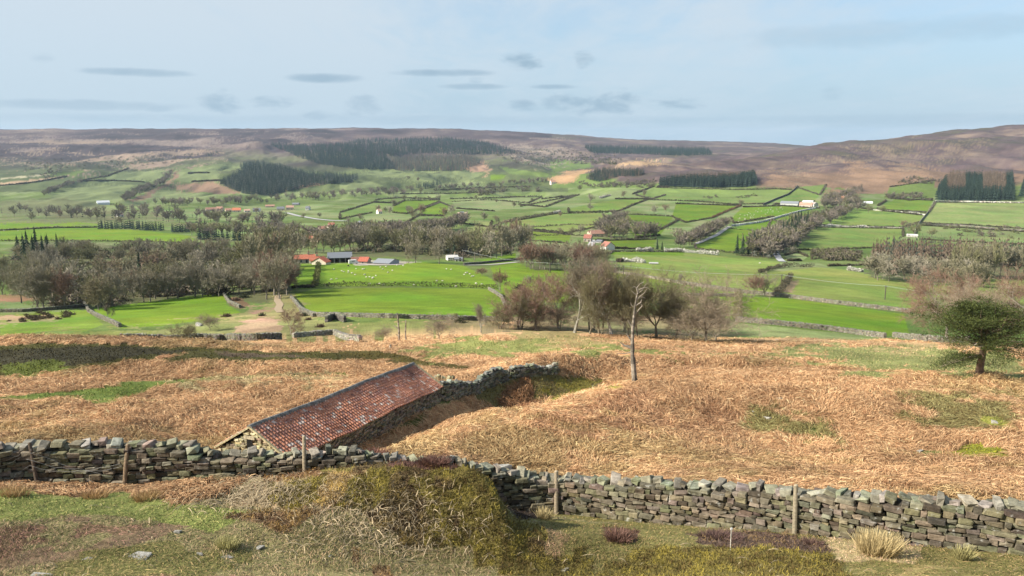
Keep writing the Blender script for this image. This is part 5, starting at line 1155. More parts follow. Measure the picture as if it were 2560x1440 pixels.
# ------------------------------------------------------------------ hedges and blossom
def hedge(pts, label, h=1.6, w=1.3, col=(.115, .10, .055), n=1500, r0=165., name='hedge', cat='hedge', gap=0., leaf=None, seed=0):
    rng = np.random.default_rng(sum(map(ord, label))+len(label)+seed*7); P = []
    for k in range(len(pts)-1):
        for t in np.linspace(0, 1, 12)[:-1 if k < len(pts)-2 else None]:
            P.append(at(pts[k][0]*(1-t)+pts[k+1][0]*t, pts[k][1]*(1-t)+pts[k+1][1]*t, r0)[:2])
    if r0 >= 300: h, w = h*(.30 if r0 >= 700 else .38), w*.42
    P = np.array(P); dd = np.r_[0, np.cumsum(np.hypot(*np.diff(P, axis=0).T))]; L = dd[-1]; D = depth(*P.mean(0), CZ-50)
    sz = leaf or max(.22, D*.0011); n = int(min(max(n, L*h/sz/sz*1.6), 9000))
    s = rng.uniform(0, L, n); prof = .55+.8*vnoise(s/5.+7, s*0+len(label))*(1+(r0 >= 300)*.6) - gap*(vnoise(s/3.+1, s*0+3) > .62)
    x = np.interp(s, dd, P[:, 0]); y = np.interp(s, dd, P[:, 1]); e = .3
    hd = np.arctan2(np.interp(s+e, dd, P[:, 1])-np.interp(s-e, dd, P[:, 1]), np.interp(s+e, dd, P[:, 0])-np.interp(s-e, dd, P[:, 0]))
    q = rng.normal(0, .32, n).clip(-.6, .6)*w; zz = rng.random(n)**.8*h*prof*(1-.3*np.abs(q)/w)
    x = x-np.sin(hd)*q; y = y+np.cos(hd)*q; S = np.stack([x, y, zg(x, y)+zz], 1)
    Dr = rng.normal(0, 1, (n, 3))+np.array([0, 0, .5]); Dr /= np.linalg.norm(Dr, axis=1, keepdims=True)
    mb = MB(); c = np.array(col)[None]*rng.uniform(.65, 1.35, (n, 1)); mb.slivers(S, Dr, sz*rng.uniform(.8, 1.8, n), sz*rng.uniform(.5, .9, n), c, rng)
    o = mb.build(name, M_NEEDLE); tag(o, label, cat); return o
HG = (.10, .105, .035); HB = (.115, .092, .06); HD = (.085, .075, .048); BL = (.62, .60, .55)
hedge([(788,719),(900,716),(1000,715),(1100,717),(1245,722)], 'clipped hedge along the top edge of the big central field', 1.7, 1.3, (.075,.07,.035), r0=200)
hedge([(796,664),(793,690),(788,719)], 'upright green-sided hedge running down from the red farm', 2.0, 1.8, HG, r0=200)
hedge([(730,721),(760,720),(786,719)], 'short ragged dark hedge under the left end of the farm field', 1.5, 1.3, HD, r0=180)
hedge([(1847,741),(1845,770),(1842,802)], 'upright green hedge dividing two fields beside the row of trees', 2.4, 1.8, (.13,.135,.04), r0=150)
hedge([(1898,683),(1930,673),(1970,667),(2034,668)], 'dark clipped hedge curving along the brow of the yellowish field', 2.2, 1.8, HD, r0=200)
hedge([(1940,741),(1955,725),(1965,712),(1976,697)], 'dark bushy hedge climbing beside a sandy gateway', 2.6, 2.2, HD, r0=200)
hedge([(1226,574),(1300,573),(1360,578),(1431,587)], 'dark field hedge below the wide middle slope', 2.0, 1.8, HD, r0=300)
hedge([(1226,573),(1250,560),(1290,548),(1340,540),(1388,532)], 'bushy hedge climbing right across the middle slope', 4.0, 3.5, (.13,.115,.075), r0=300)
hedge([(1364,518),(1400,504),(1448,487)], 'dark hedge slanting up the far middle pasture', 3.0, 2.2, HD, r0=400)
hedge([(1549,528),(1580,514),(1623,498)], 'dark hedge slanting up to the right of the far middle pasture', 3.0, 2.2, HD, r0=400)
hedge([(1582,486),(1610,476),(1636,466)], 'dark hedge leading to the corner of the moor plantation', 3.0, 2.2, HD, r0=400)
hedge([(1300,517),(1350,507),(1440,489)], 'thin hedge crossing the pale valley pasture', 2.4, 2., HD, r0=400)
hedge([(1008,562),(1045,540),(1109,541)], 'hedge round the lower side of a small valley field', 2.6, 2.2, HD, r0=350)
hedge([(1052,523),(1075,514),(1100,505)], 'short hedge up the side of a small valley field', 3., 2.4, HD, r0=400)
hedge([(850,532),(890,520),(941,504)], 'hedge slanting beside the village lane', 3., 2.4, HD, r0=450)
hedge([(941,500),(1000,495),(1100,499)], 'hedge along the back of the small valley fields', 3., 2.4, HD, r0=450)
hedge([(1125,498),(1230,496),(1354,491)], 'long level hedge across the far valley floor', 3., 2.4, HD, r0=500)
hedge([(1090,476),(1220,470),(1330,467)], 'farthest level hedge across the valley floor', 3.4, 2.6, HD, r0=700)
hedge([(1000,485),(1150,484),(1240,480)], 'second level hedge across the far valley floor', 3.4, 2.6, HD, r0=700)
hedge([(0,577),(80,573),(150,570),(242,569)], 'dark hedge between the two smooth fields at far left', 2.4, 2., HD, r0=450)
hedge([(0,603),(200,603),(400,606),(510,612)], 'hedge along the bottom of the lower smooth left field', 2.4, 2., HB, r0=300)
hedge([(205,453),(280,452),(363,456)], 'dark hedge across the far left hillside', 4.5, 3.5, HD, r0=900)
hedge([(208,451),(270,440),(322,421)], 'hedge curving up the far left hillside', 4., 3.5, HD, r0=900)
hedge([(0,465),(90,456),(168,441)], 'hedge under the ploughed strip on the far left', 4., 3.5, HD, r0=900)
hedge([(480,455),(520,453),(556,452)], 'short dotted hedge left of the far plantation', 5., 4., HD, r0=1000)
hedge([(470,434),(500,433),(522,433)], 'tiny dark hedge line on the far green slope', 3.5, 3., HD, r0=1000)
hedge([(1781,545),(1815,530),(1851,515)], 'rusty gorse hedge left of the sheep hillside', 3.5, 3.5, (.13,.08,.045), r0=400)
hedge([(2195,515),(2215,502)], 'short dark hedge beside the white tunnel', 3, 2.4, HD, r0=400)
hedge([(1650,575),(1680,560),(1700,548)], 'dotted line of thorn bushes on the green hillside', 3., 2.4, HD, r0=300, gap=.9)
hedge([(1660,630),(1700,630),(1750,634),(1797,638)], 'row of white blackthorn blossom along the field edge', 2.6, 2.2, (.55,.53,.47), r0=165, name='blossom_hedge')
hedge([(1556,655),(1580,655),(1611,658)], 'white blossoming bush row in the field beyond the copse', 2.6, 2.4, (.58,.56,.50), r0=165, name='blossom_hedge')
hedge([(1543,655),(1556,655)], 'dark evergreen bush at the left end of the white blossom row', 2.8, 2.4, HD, r0=165, name='evergreen_bush', cat='bush')
hedge([(1592,628),(1632,628)], 'short white blossom hedge beside the white gabled house', 2.4, 2.2, (.50,.48,.42), r0=165, name='blossom_hedge')
hedge([(2064,566),(2102,567)], 'white blossom bushes on the right hillside wall, left group', 3., 2.6, (.55,.53,.48), r0=300, name='blossom_hedge')
hedge([(2146,569),(2164,569)], 'white blossom bush on the right hillside wall, right one', 3.6, 3., (.55,.53,.48), r0=300, name='blossom_hedge')
hedge([(2272,533),(2298,536)], 'pale blossom bush by the straight hillside wall', 3., 2.6, (.40,.40,.33), r0=300, name='blossom_hedge')
hedge([(1385,533),(1400,530)], 'white blossom bush on the far middle slope', 3., 2.6, (.5,.48,.42), r0=400, name='blossom_hedge')
hedge([(1500,496),(1525,490)], 'pale blossom tree beside the far middle pasture', 4., 3.6, (.42,.40,.34), r0=500, name='blossom_hedge')
hedge([(2120,676),(2155,680)], 'pale blossom bush below the grey trees on the right', 2.6, 2.4, (.5,.48,.42), r0=200, name='blossom_hedge')
# lone field trees of the valley, each an object
VAL = [(985,520,500),(1010,503,488),(1040,500,490),(1072,500,490),(1095,502,487),(1130,523,512),(1055,540,512),(1030,548,520),(1020,535,515),(945,530,514),(965,532,518),(975,535,518),(1110,545,520),(1130,536,515),(1210,555,532),(1240,560,540),(1285,520,505),(1400,543,530),(1475,508,486),(1475,528,510),
       (1560,495,478),(1612,492,476),(1635,535,515),(1665,530,512),(1690,600,572),(1700,588,572),(1450,588,563),(1430,588,570),(1400,586,570),(1570,560,540),(1330,505,495),(1240,508,498),(1190,498,488),(640,535,520),(700,545,528),(760,548,534),(800,545,532),(605,555,535),(590,580,552),(545,560,545),(490,590,560),(850,596,570),(660,575,556),
       (2170,533,512),(2205,534,515),(2255,570,552),(2270,575,556),(1250,478,466),(1020,450,440),(1045,455,444),(1450,478,464),(560,515,503),(660,600,578),(500,560,545),(450,545,528),(330,532,512),(360,530,510),(300,560,542),(240,540,520),(150,545,525),(80,552,532),(1850,515,500),(2330,595,572),(2285,592,560),(1980,640,618),(1075,604,585),(1160,600,584),(870,562,545),(900,552,535)]
VALF = [t for t in VAL if t[0] < 1700 and t[1] < 530]
for u, v, vt in [t for t in VAL if t not in VALF]:
    near = 'in the hedges of the middle valley' if 950 < u < 1750 else ('among the fields of the left valley floor' if u <= 950 else 'on the right hillside pastures')
    tree_px(FART, u, v, vt, int(u+v), 'lone bare field tree '+near, 'field trees '+near, wide=1.15, r0=300)

def far_trees():
    rng = np.random.default_rng(9); out = MB()
    for u, v, vt in VALF:
        x, y, z, d = at(u, v, 300); H = (v-vt)/F_PX*d/.985; V, Q, T, C, h = FB[int(u) % 4]; f = H/h; a = rng.uniform(0, 6.28); c, s = math.cos(a)*f*1.15, math.sin(a)*f*1.15
        out.add(np.stack([V[:, 0]*c-V[:, 1]*s+x, V[:, 0]*s+V[:, 1]*c+y, V[:, 2]*f+z], 1), Q, T, C)
    tag(out.build('distant_trees', M_TWIG), 'far hedgerow trees dotted over the pastures in the middle distance', 'trees', None, 'stuff')
far_trees()
for k, (P, c) in enumerate(F[17:]):               # thin boundaries of the small pastures
    P = np.array(P); c0 = P.mean(0); top = [p for p in P if p[1] <= c0[1]+2]; top.sort(key=lambda p: p[0])
    low = [p for p in P if p[1] > c0[1]+2]; low.sort(key=lambda p: p[0])
    for j, ln in enumerate((top, low)):
        if len(ln) < 2 or np.ptp([p[0] for p in ln]) < 25: continue
        o = hedge([tuple(p) for p in ln], 'thin dark hedge along the edge of a small valley pasture', 2.6, 2.2, (.09, .08, .048) if k % 3 else (.12, .105, .075), r0=300, seed=k*2+j, gap=.5); o['group'] = 'thin hedges of the valley pastures'
# ------------------------------------------------------------------ buildings
WHT, CRM, STN, GRY = (.60,.58,.53), (.46,.39,.30), (.40,.34,.26), (.30,.29,.28)
RED, ORA, SLT, DRD, TIN = (.36,.115,.065), (.33,.18,.125), (.15,.155,.165), (.18,.085,.06), (.22,.23,.245)
def house(u, v, wpx, hpx, rpx, depth_m, label, wall=STN, roof=RED, yaw=0., chim=(), wins=2, door=True, r0=165., cat='house', name='house', gable_to_us=False, floors=1):
    """wpx: width along the ridge; hpx: eave height; rpx: roof height, all in photo pixels"""
    x, y, z, d = at(u, v, r0); s = d/F_PX; Wd, H, Rh = wpx*s, hpx*s, rpx*s*1.1; Dp = depth_m
    face = math.atan2(-x, -y)          # turn the front towards the viewpoint, then by yaw
    rz = -math.atan2(x, y)+yaw+(math.pi/2 if gable_to_us else 0)
    o = empty(name, (x, y, z), rz); tag(o, label, cat); hw, hd = Wd/2, Dp/2; rng = random.Random(int(u*7+v))
    w = MB(); w.box((0, 0, H/2-1), (Wd, Dp, H+2), wall)
    for sx in (-1, 1):
        a = sx*hw; b = a-sx*.3
        w.add([(a,-hd,H),(a,hd,H),(a,0,H+Rh),(b,-hd,H),(b,hd,H),(b,0,H+Rh)], [(0,1,4,3),(1,2,5,4),(2,0,3,5)], [(0,1,2),(3,5,4)], wall)
    w.build('walls', M_PAINT, o)
    r = MB(); ov = .35; t = .16
    for sy in (-1, 1):
        e = (hd+ov); ze = H-Rh*ov/hd
        q = [(-hw-ov, 0, H+Rh+.05), (hw+ov, 0, H+Rh+.05), (hw+ov, sy*e, ze+.05), (-hw-ov, sy*e, ze+.05)]
        r.add(q+[(a, b, c+t) for a, b, c in q], [(0,1,2,3),(4,5,6,7),(0,1,5,4),(1,2,6,5),(2,3,7,6),(3,0,4,7)], None, roof)
    ro = r.build('roof', M_TILE if roof not in (TIN, SLT) else M_METAL, o)
    for cx in chim:
        c = MB(); c.box((cx*hw, 0, H+Rh+.45), (.9, .8, 1.7), STN); c.box((cx*hw-.2, 0, H+Rh+1.5), (.28, .28, .5), (.4,.18,.1)); c.box((cx*hw+.2, 0, H+Rh+1.5), (.28, .28, .5), (.4,.18,.1)); c.build('chimney', M_PAINT, ro)
    n = wins
    for fl in range(floors):
        for i in range(n):
            cx = (-hw+Wd*(i+.5)/n); zc = H*(fl+.55)/floors
            if door and fl == 0 and i == n//2: continue
            f = MB(); f.box((cx, -hd-.03, zc), (1.25, .10, min(1.35, H/floors*.55)), (.6,.58,.54)); fo = f.build('window', M_PAINT, o)
            p = MB(); p.box((cx, -hd-.075, zc), (1.0, .05, min(1.1, H/floors*.45)), (.03,.035,.045)); p.build('pane', M_METAL, fo)
    if door and n:
        i = n//2; cx = -hw+Wd*(i+.5)/n; b = MB(); b.box((cx, -hd-.03, 1.0), (1.0, .10, 2.0), (.07,.06,.055)); b.build('door', M_WOOD, o)
    return o
# the red-roofed farm
house(760, 656, 53, 10.5, 8, 6.5, 'long pale stone farmhouse with a bright red roof at the left of the farm', (.50,.45,.36), RED, .0, (-.95, .45), 4, True, 200, floors=1)
house(787, 658, 24, 9, 7.5, 5.5, 'lower red-roofed wing joined to the right of the long farmhouse', (.52,.46,.36), RED, .05, (.5,), 2, True, 200, cat='farm building', name='farm_building')
house(803, 661, 22, 7.5, 10, 8, 'red-roofed farm building turning its pale gable to the sheep field', (.55,.48,.38), (.40,.11,.06), -.55, (), 0, False, 200, cat='farm building', name='farm_building', gable_to_us=True)
def open_barn():
    x, y, z, d = at(850, 657, 200); s = d/F_PX; o = empty('open_barn', (x, y, z), -math.atan2(x, y)); tag(o, 'open-fronted grey barn with posts and a dark interior in the middle of the farm', 'barn')
    Wd, H = 58*s, 12.5*s; w = MB(); w.box((0, 8, H/2), (Wd, .3, H+1.5), (.16,.15,.14)); w.box((-Wd/2, 4, H/2), (.3, 8, H+1.5), (.2,.2,.2)); w.box((Wd/2, 4, H/2), (.3, 8, H+1.5), (.2,.2,.2)); w.build('walls', M_PAINT, o)
    r = MB(); r.add([(-Wd/2-.4,-.6,H-.1),(Wd/2+.4,-.6,H-.1),(Wd/2+.4,8.6,H+1.6),(-Wd/2-.4,8.6,H+1.6),(-Wd/2-.4,-.6,H+.1),(Wd/2+.4,-.6,H+.1),(Wd/2+.4,8.6,H+1.8),(-Wd/2-.4,8.6,H+1.8)], [(0,1,2,3),(4,5,6,7),(0,1,5,4),(1,2,6,5),(2,3,7,6),(3,0,4,7)], None, (.13,.138,.15)); r.build('roof', M_METAL, o)
    for i in range(5):
        p = MB(); cx = -Wd/2+.3+(Wd-.6)*i/4; p.box((cx, 0, H/2-.3), (.28, .28, H+.3), (.42,.42,.42))
        p.build('post', M_METAL, o)
open_barn()
house(900, 657, 40, 7, 7, 9, 'dark-roofed farm building right of the open barn', (.22,.19,.16), DRD, .12, (), 2, True, 200, cat='farm building', name='farm_building')
house(912, 658, 22, 7, 7, 6, 'small red-roofed shed in front of the dark farm building', (.35,.28,.23), (.36,.10,.06), -.35, (), 1, False, 200, cat='shed', name='farm_shed')
house(966, 659, 42, 5.5, 5.5, 12, 'wide pale grey metal farm shed at the right of the farm', (.36,.37,.385), TIN, -.45, (), 0, False, 200, cat='shed', name='farm_shed', gable_to_us=False)
house(1130, 650, 26, 8, 4, 6, 'white rendered house half hidden by trees beyond the sheep field', WHT, (.46,.45,.43), .2, (.6,), 4, True, 200, floors=2)
house(1147, 652, 18, 5.5, 3, 5, 'low white outbuilding right of the white house', WHT, SLT, -.1, (), 2, True, 200, cat='outbuilding', name='outbuilding')
house(1181, 624, 10, 7, 5, 9, 'white-gabled house peeping through the belt of tall trees', WHT, SLT, .4, (), 1, False, 200, gable_to_us=True)
# hamlet on the slope
house(1497, 591, 42, 8, 7, 8, 'long cream house with a pale red roof in the slope hamlet', CRM, (.25,.135,.10), .25, (-.9,.8), 4, True, 300)
house(1470, 604, 18, 10, 7, 7, 'small tall red-roofed house at the left of the slope hamlet', (.40,.33,.27), (.28,.11,.08), -.2, (.7,), 2, True, 300)
house(1519, 624, 21, 10, 9, 8, 'white-gabled red-roofed cottage below the slope hamlet', WHT, (.28,.12,.09), .7, (), 1, True, 300, gable_to_us=True)
house(1478, 586, 16, 5, 4, 6, 'brown-roofed barn at the back of the slope hamlet', STN, DRD, .4, (), 0, False, 300, cat='barn', name='barn')
house(1500, 607, 14, 4, 3, 5, 'low grey shed in the yard of the slope hamlet', GRY, SLT, -.5, (), 0, False, 300, cat='shed', name='farm_shed')
# houses along the village road
house(806, 577, 18, 6, 5, 8, 'cream house with a brown roof at the left of the roadside trio', CRM, (.30,.15,.10), .3, (.7,), 2, True, 350)
house(822, 575, 20, 7, 5, 8, 'cream double-gabled house in the middle of the roadside trio', (.6,.52,.40), (.36,.17,.11), -.4, (-.6,), 2, True, 350, gable_to_us=True)
house(829, 566, 14, 5, 4, 7, 'red-brown roofed house at the back of the roadside trio', CRM, (.36,.14,.09), .1, (.5,), 2, True, 350)
house(773, 603, 17, 7, 6, 8, 'cream house with an orange-red roof above the red farm', (.62,.48,.36), (.50,.19,.11), .2, (.8,), 2, True, 300, floors=1)
house(787, 605, 12, 6, 5, 7, 'smaller orange-roofed wing right of the cream house', (.6,.47,.36), (.50,.19,.11), -.3, (), 1, True, 300, cat='outbuilding', name='outbuilding', gable_to_us=True)
house(733, 602, 26, 3, 2.4, 12, 'long low grey farm shed left of the orange-roofed house', (.40,.40,.40), TIN, .05, (), 0, False, 300, cat='shed', name='farm_shed')
house(693, 591, 14, 5, 3, 7, 'pale house among dark trees left of the grey sheds', (.55,.52,.47), SLT, .3, (), 2, True, 300)
house(901, 566, 10, 7, 6, 8, 'white house with a steep gable beside the road bend', WHT, SLT, .5, (), 1, False, 350, gable_to_us=True)
house(918, 568, 12, 5, 3, 7, 'low white house right of the steep white gable', WHT, GRY, .1, (), 2, True, 350)
house(948, 534, 10, 6, 5, 9, 'white house alone below the small valley fields', WHT, (.38,.25,.17), .4, (), 2, True, 400)
for u, v, w, h, r, wl, rf, lab in ((527,527,24,4,4,CRM,ORA,'long cream village house with orange roof, farthest left'), (550,528,16,6,5,(.62,.52,.42),ORA,'tall orange-roofed village house second from the left'), (571,529,14,4,4,CRM,ORA,'low orange-roofed cottage in the middle of the village'), (592,530,20,5,5,(.6,.5,.4),(.50,.17,.09),'bright red-roofed village house right of the middle'),
                               (618,530,14,4,3,WHT,(.4,.25,.18),'white cottage with brown roof in the village'), (642,529,18,4,4,WHT,SLT,'white slate-roofed house at the right of the village row'), (702,526,18,5,4,(.5,.45,.38),SLT,'grey house on the village road corner'), (725,524,18,6,4,(.52,.44,.34),(.40,.24,.17),'stone house beside dark trees at the village road end'),
                               (740,513,16,3,3,GRY,SLT,'grey barn above the village road end'), (675,518,22,3,3,(.45,.38,.3),ORA,'long low orange-roofed range behind the village'), (770,525,9,5,4,WHT,SLT,'small white house right of the village trees')):
    house(u, v, w, h, r, 9, lab, wl, rf, ((u*37) % 10-5)*.06, (.7,) if h > 4 else (), 2, True, 600)
house(258, 510, 28, 4, 4, 16, 'pale barn below the far left hillside', (.62,.64,.68), (.45,.47,.50), .1, (), 0, False, 900, cat='barn', name='barn')
house(299, 541, 14, 4, 4, 9, 'white house among the grey trees at far left', (.6,.58,.55), (.2,.15,.14), .3, (), 2, True, 700)
house(1382, 460, 12, 5, 4, 14, 'pale house with an orange roof at the foot of the moor spur', (.68,.6,.52), ORA, .3, (), 2, True, 900)
house(1155, 534, 8, 3, 2, 8, 'small pale shed on the sandy yard in the mid valley', (.5,.42,.33), SLT, .1, (), 0, False, 450, cat='shed', name='farm_shed')
# the white hill farm
house(1974, 512, 42, 4.5, 4, 16, 'long grey metal shed of the hill farm', (.46,.46,.45), TIN, -.12, (), 0, False, 500, cat='shed', name='farm_shed')
house(2015, 518, 30, 6, 5, 10, 'cream farmhouse with brown roof at the hill farm', (.66,.56,.47), (.42,.24,.17), -.15, (-.8, .8), 4, True, 500)
house(2020, 508, 24, 3.5, 3, 12, 'white roofed barn behind the hill farmhouse', (.66,.65,.62), (.62,.62,.62), -.15, (), 0, False, 500, cat='barn', name='barn')
house(2036, 516, 12, 6, 4, 8, 'white gabled end building of the hill farm', WHT, (.3,.26,.24), .7, (), 1, False, 500, gable_to_us=True, cat='farm building', name='farm_building')
house(2101, 503, 18, 6, 6, 10, 'orange-roofed house among trees on the right hillside', (.60,.42,.28), (.52,.24,.12), .2, (.7,), 3, True, 500)
house(2280, 592, 24, 4, 2.5, 7, 'pale low shed at the foot of the straight hillside wall', (.50,.47,.42), (.55,.53,.50), .1, (), 0, False, 300, cat='shed', name='farm_shed')
house(1634, 660, 20, 2.4, 1.2, 3, 'low grey field shelter beyond the white blossom row', (.30,.29,.25), (.36,.36,.34), .0, (), 0, False, 200, cat='shed', name='field_shelter')
def tunnel():
    x, y, z, d = at(2170, 508, 500); s = d/F_PX; o = empty('polytunnel', (x, y, z), -math.atan2(x, y)); tag(o, 'white rounded polytunnel on the right hillside', 'polytunnel'); b = MB(); n = 12; w = 22*s; r = 4.5*s
    th = np.linspace(0, math.pi, n); ring = np.stack([np.zeros(n), -np.cos(th)*r, np.sin(th)*r], 1); V = np.concatenate([ring-[w/2,0,0], ring+[w/2,0,0]])
    b.add(V, [(i, i+1, n+i+1, n+i) for i in range(n-1)], [(0, i+1, i) for i in range(1, n-1)]+[(n, n+i, n+i+1) for i in range(1, n-1)], (.68,.70,.72)); b.build('cover', M_PAINT, o)
    e = MB(); e.box((-w/2-.05, 0, r*.4), (.1, r*.8, r*.8), (.4,.42,.42)); e.build('door', M_PAINT, o)
tunnel()

# roads and lanes, as sheets laid on the ground
def lane(pts, width, col, name, r0=165., lift=.12):
    P = []
    for k in range(len(pts)-1):
        for t in np.linspace(0, 1, 10)[:-1 if k < len(pts)-2 else None]:
            P.append(at(pts[k][0]*(1-t)+pts[k+1][0]*t, pts[k][1]*(1-t)+pts[k+1][1]*t, r0)[:2])
    s, P = resample(P, 3. if r0 > 140 else 1.5); k = 5; K = np.ones(k)/k
    for i in (0, 1): P[:, i] = np.convolve(np.pad(P[:, i], 2, mode='edge'), K, mode='valid')
    hd = np.arctan2(np.gradient(P[:, 1]), np.gradient(P[:, 0])); n = len(P); cols = []
    for o in np.linspace(-.5, .5, 5):
        x = P[:, 0]-np.sin(hd)*o*width; y = P[:, 1]+np.cos(hd)*o*width; cols.append(np.stack([x, y, zg(x, y)+lift], 1))
    V = np.concatenate(cols); i = np.arange(n-1); q = np.concatenate([np.stack([a*n+i, a*n+i+1, (a+1)*n+i+1, (a+1)*n+i], 1) for a in range(4)])
    o = link(bpy.data.objects.new(name, raw_mesh(name, V, q, None, np.array(col), True, (M_PAINT,)))); tag(o, kind='structure')
lane([(715,532),(745,540),(790,548),(830,552),(872,553)], 7, (.33,.32,.31), 'village_road', 400, .5)
lane([(868,572),(850,575),(852,583),(880,594),(905,600)], 7, (.34,.34,.34), 'village_road', 300, .5)
lane([(1738,611),(1765,600),(1792,588),(1812,574),(1824,567)], 4.5, (.40,.38,.35), 'farm_lane', 300, .4)
lane([(1938,627),(1943,640),(1950,650),(1957,655)], 4.5, (.36,.36,.36), 'farm_lane', 200, .3)
lane([(1476,617),(1480,608),(1486,600)], 5, (.40,.38,.36), 'farm_lane', 300, .3)
lane([(695,738),(693,752),(701,762),(694,772),(702,782)], 1.9, (.30,.23,.15), 'sandy_track', 128, .10)
lane([(1160,664),(1230,662),(1300,655)], 4.0, (.33,.31,.27), 'farm_lane', 200, .2)
lane([(890,660),(950,664),(1010,661)], 4.0, (.40,.37,.32), 'farm_yard', 200, .15)
# ------------------------------------------------------------------ sheep, cars, poles, posts
def make_sheep(col=(.52,.49,.41)):
    rng = np.random.default_rng(4); o = empty('sheep'); b = MB(); n, m = 12, 9
    th = np.linspace(0, 2*math.pi, n, endpoint=False); X = np.linspace(-1, 1, m); V = []
    for x in X:
        r = math.sqrt(max(0, 1-abs(x)**2.6))*.30+.012
        for t in th: V.append((x*.52, math.cos(t)*r*.95, .60+math.sin(t)*r*(1.0 if math.sin(t) > 0 else .8)+rng.normal(0, .006)))
    b.add(V, [(i*n+k, i*n+(k+1) % n, (i+1)*n+(k+1) % n, (i+1)*n+k) for i in range(m-1) for k in range(n)], None, col)
    hx = [(.42,.74,.13),(.58,.66,.115),(.70,.52,.085),(.78,.42,.055)]
    b.tubes([(a[0],0,a[1]) for a in hx[:-1]], [(a[0],0,a[1]) for a in hx[1:]], [a[2] for a in hx[:-1]], [a[2] for a in hx[1:]], 8, (.5,.47,.40), True)
    for s in (-1, 1): b.tubes([(.60,s*.08,.72)], [(.55,s*.2,.70)], .04, .012, 4, (.5,.46,.4), True)
    for x in (-.34, .30):
        for s in (-1, 1): b.tubes([(x,s*.15,.45),(x-.02*(x<0),s*.15,.24)], [(x-.02*(x<0),s*.15,.24),(x,s*.15,0)], [.07,.04], [.04,.035], 6, (.30,.26,.21))
    b.tubes([(-.52,0,.66)], [(-.60,0,.45)], .05, .03, 5, col, True)
    me = b.mesh('sheep', M_WOOL, True); bpy.data.objects.remove(o); return me
SHEEP_W = make_sheep(); SHEEP_D = make_sheep((.04,.035,.03))
def sheep(u, v, label, group, me=None, r0=200., k=.72):
    x, y, z, d = at(u, v, r0); o = link(bpy.data.objects.new('sheep', me or SHEEP_W)); rng = random.Random(int(u*31+v)); o.location = (x, y, z); o.rotation_euler = (0, 0, rng.choice((0, math.pi))+rng.uniform(-.7, .7)); o.scale = (k*rng.uniform(.85, 1.1),)*3; tag(o, label, 'sheep', group)
for a, b in ((940,460),(1020,478),(1040,485),(1086,478),(1085,492),(1120,500),(1162,455),(1225,460),(1243,458),(1152,516),(1248,516),(1265,541),(1298,540),(1325,552),(1333,545),(1360,525),(1430,460),(1405,440),(1480,493),(1525,473),(1632,423),(1570,420),(2065,457),(2113,462),(2258,497),(2273,495),(2245,515),(2298,508),(2320,532),(2335,530),(2025,577),(1970,578),(917,565),(967,556),(1462,434),(2418,612),(2360,606)):
    sheep(600+a/4, 560+b/4, 'white sheep grazing in the bright field below the red-roofed farm', 'sheep below the farm', r0=220)
sheep(600+893/4, 560+597/4, 'the one black sheep in the bright field below the farm', None, SHEEP_D, 220)
sheep(600+1083/4, 560+428/4, 'dark little lamb at the top of the sheep field near the farm', None, SHEEP_D, 220, .9)
for a, b in ((1300,608),(1395,608),(1430,618),(865,632),(2160,634),(1740,620)): sheep(600+a/4, 560+b/4, 'white sheep close along the clipped hedge', 'sheep along the hedge', r0=220)
rs = random.Random(5)
for i in range(46):
    t = rs.random(); u = 1700+(430+t*300+rs.uniform(-40, 40))/2.976; v = 300+(740-t*80+rs.uniform(-25, 25))/2.976
    sheep(u, v, 'tiny white sheep scattered on the hillside field under the hill farm', 'sheep on the hillside', r0=450, k=1.2)
for u, v in ((10,578),(22,574),(45,578),(1900,660),(2529,734)): sheep(u, v, 'distant white sheep on its own away from the flocks', 'stray sheep', r0=220, k=1.2)

def car(u, v, label, col, rz, kind='car', r0=220.):
    x, y, z, d = at(u, v, r0); o = empty('parked_car' if kind == 'car' else kind, (x, y, z), rz); tag(o, label, 'car' if kind == 'car' else kind.split('_')[-1]); B = MB()
    if kind == 'car': prof = [(-2.1,.35),(-2.1,.85),(-1.6,.95),(-1.1,1.45),(.5,1.5),(1.1,.98),(2.0,.85),(2.1,.4)]
    elif kind == 'white_van': prof = [(-2.4,.4),(-2.4,2.1),(1.2,2.15),(1.8,1.3),(2.4,1.15),(2.45,.4)]
    else: prof = [(-2.2,.5),(-2.4,1.4),(-2.1,2.4),(2.0,2.45),(2.4,1.6),(2.2,.5)]
    B.prism(prof, -.85, .85, col); B.build('body', M_METAL, o)
    g = MB(); zt = .98 if kind == 'car' else 1.35
    for s in (-1, 1): g.box((-.3, s*.86, zt+.22), (1.5, .03, .36), (.02,.025,.03))
    g.build('windows', M_METAL, o)
    for wx in ((-1.35, 1.35) if kind != 'caravan' else (-.1,)):
        for s in (-1, 1):
            w = MB(); th = np.linspace(0, 2*math.pi, 12, endpoint=False); V = [(wx+math.cos(t)*.33, s*.72+e, .33+math.sin(t)*.33) for e in (-.1, .1) for t in th]
            w.add(V, [(i, (i+1) % 12, 12+(i+1) % 12, 12+i) for i in range(12)], [(12, 12+i, 12+i+1) for i in range(1, 11)]+[(0, i+1, i) for i in range(1, 11)], (.02,.02,.02)); w.build('wheel', M_METAL, o)
car(808, 661, 'dark blue car parked at the top of the hedge beside the farm', (.05,.09,.16), .9)
car(633, 678, 'white caravan on the edge of the wood left of the farm', (.62,.62,.60), .2, 'caravan')
car(647, 675, 'white van beside the caravan left of the farm', (.60,.60,.58), 1.1, 'white_van')
car(884, 660, 'light trailer-like white van in the farmyard', (.55,.55,.53), .4, 'white_van')

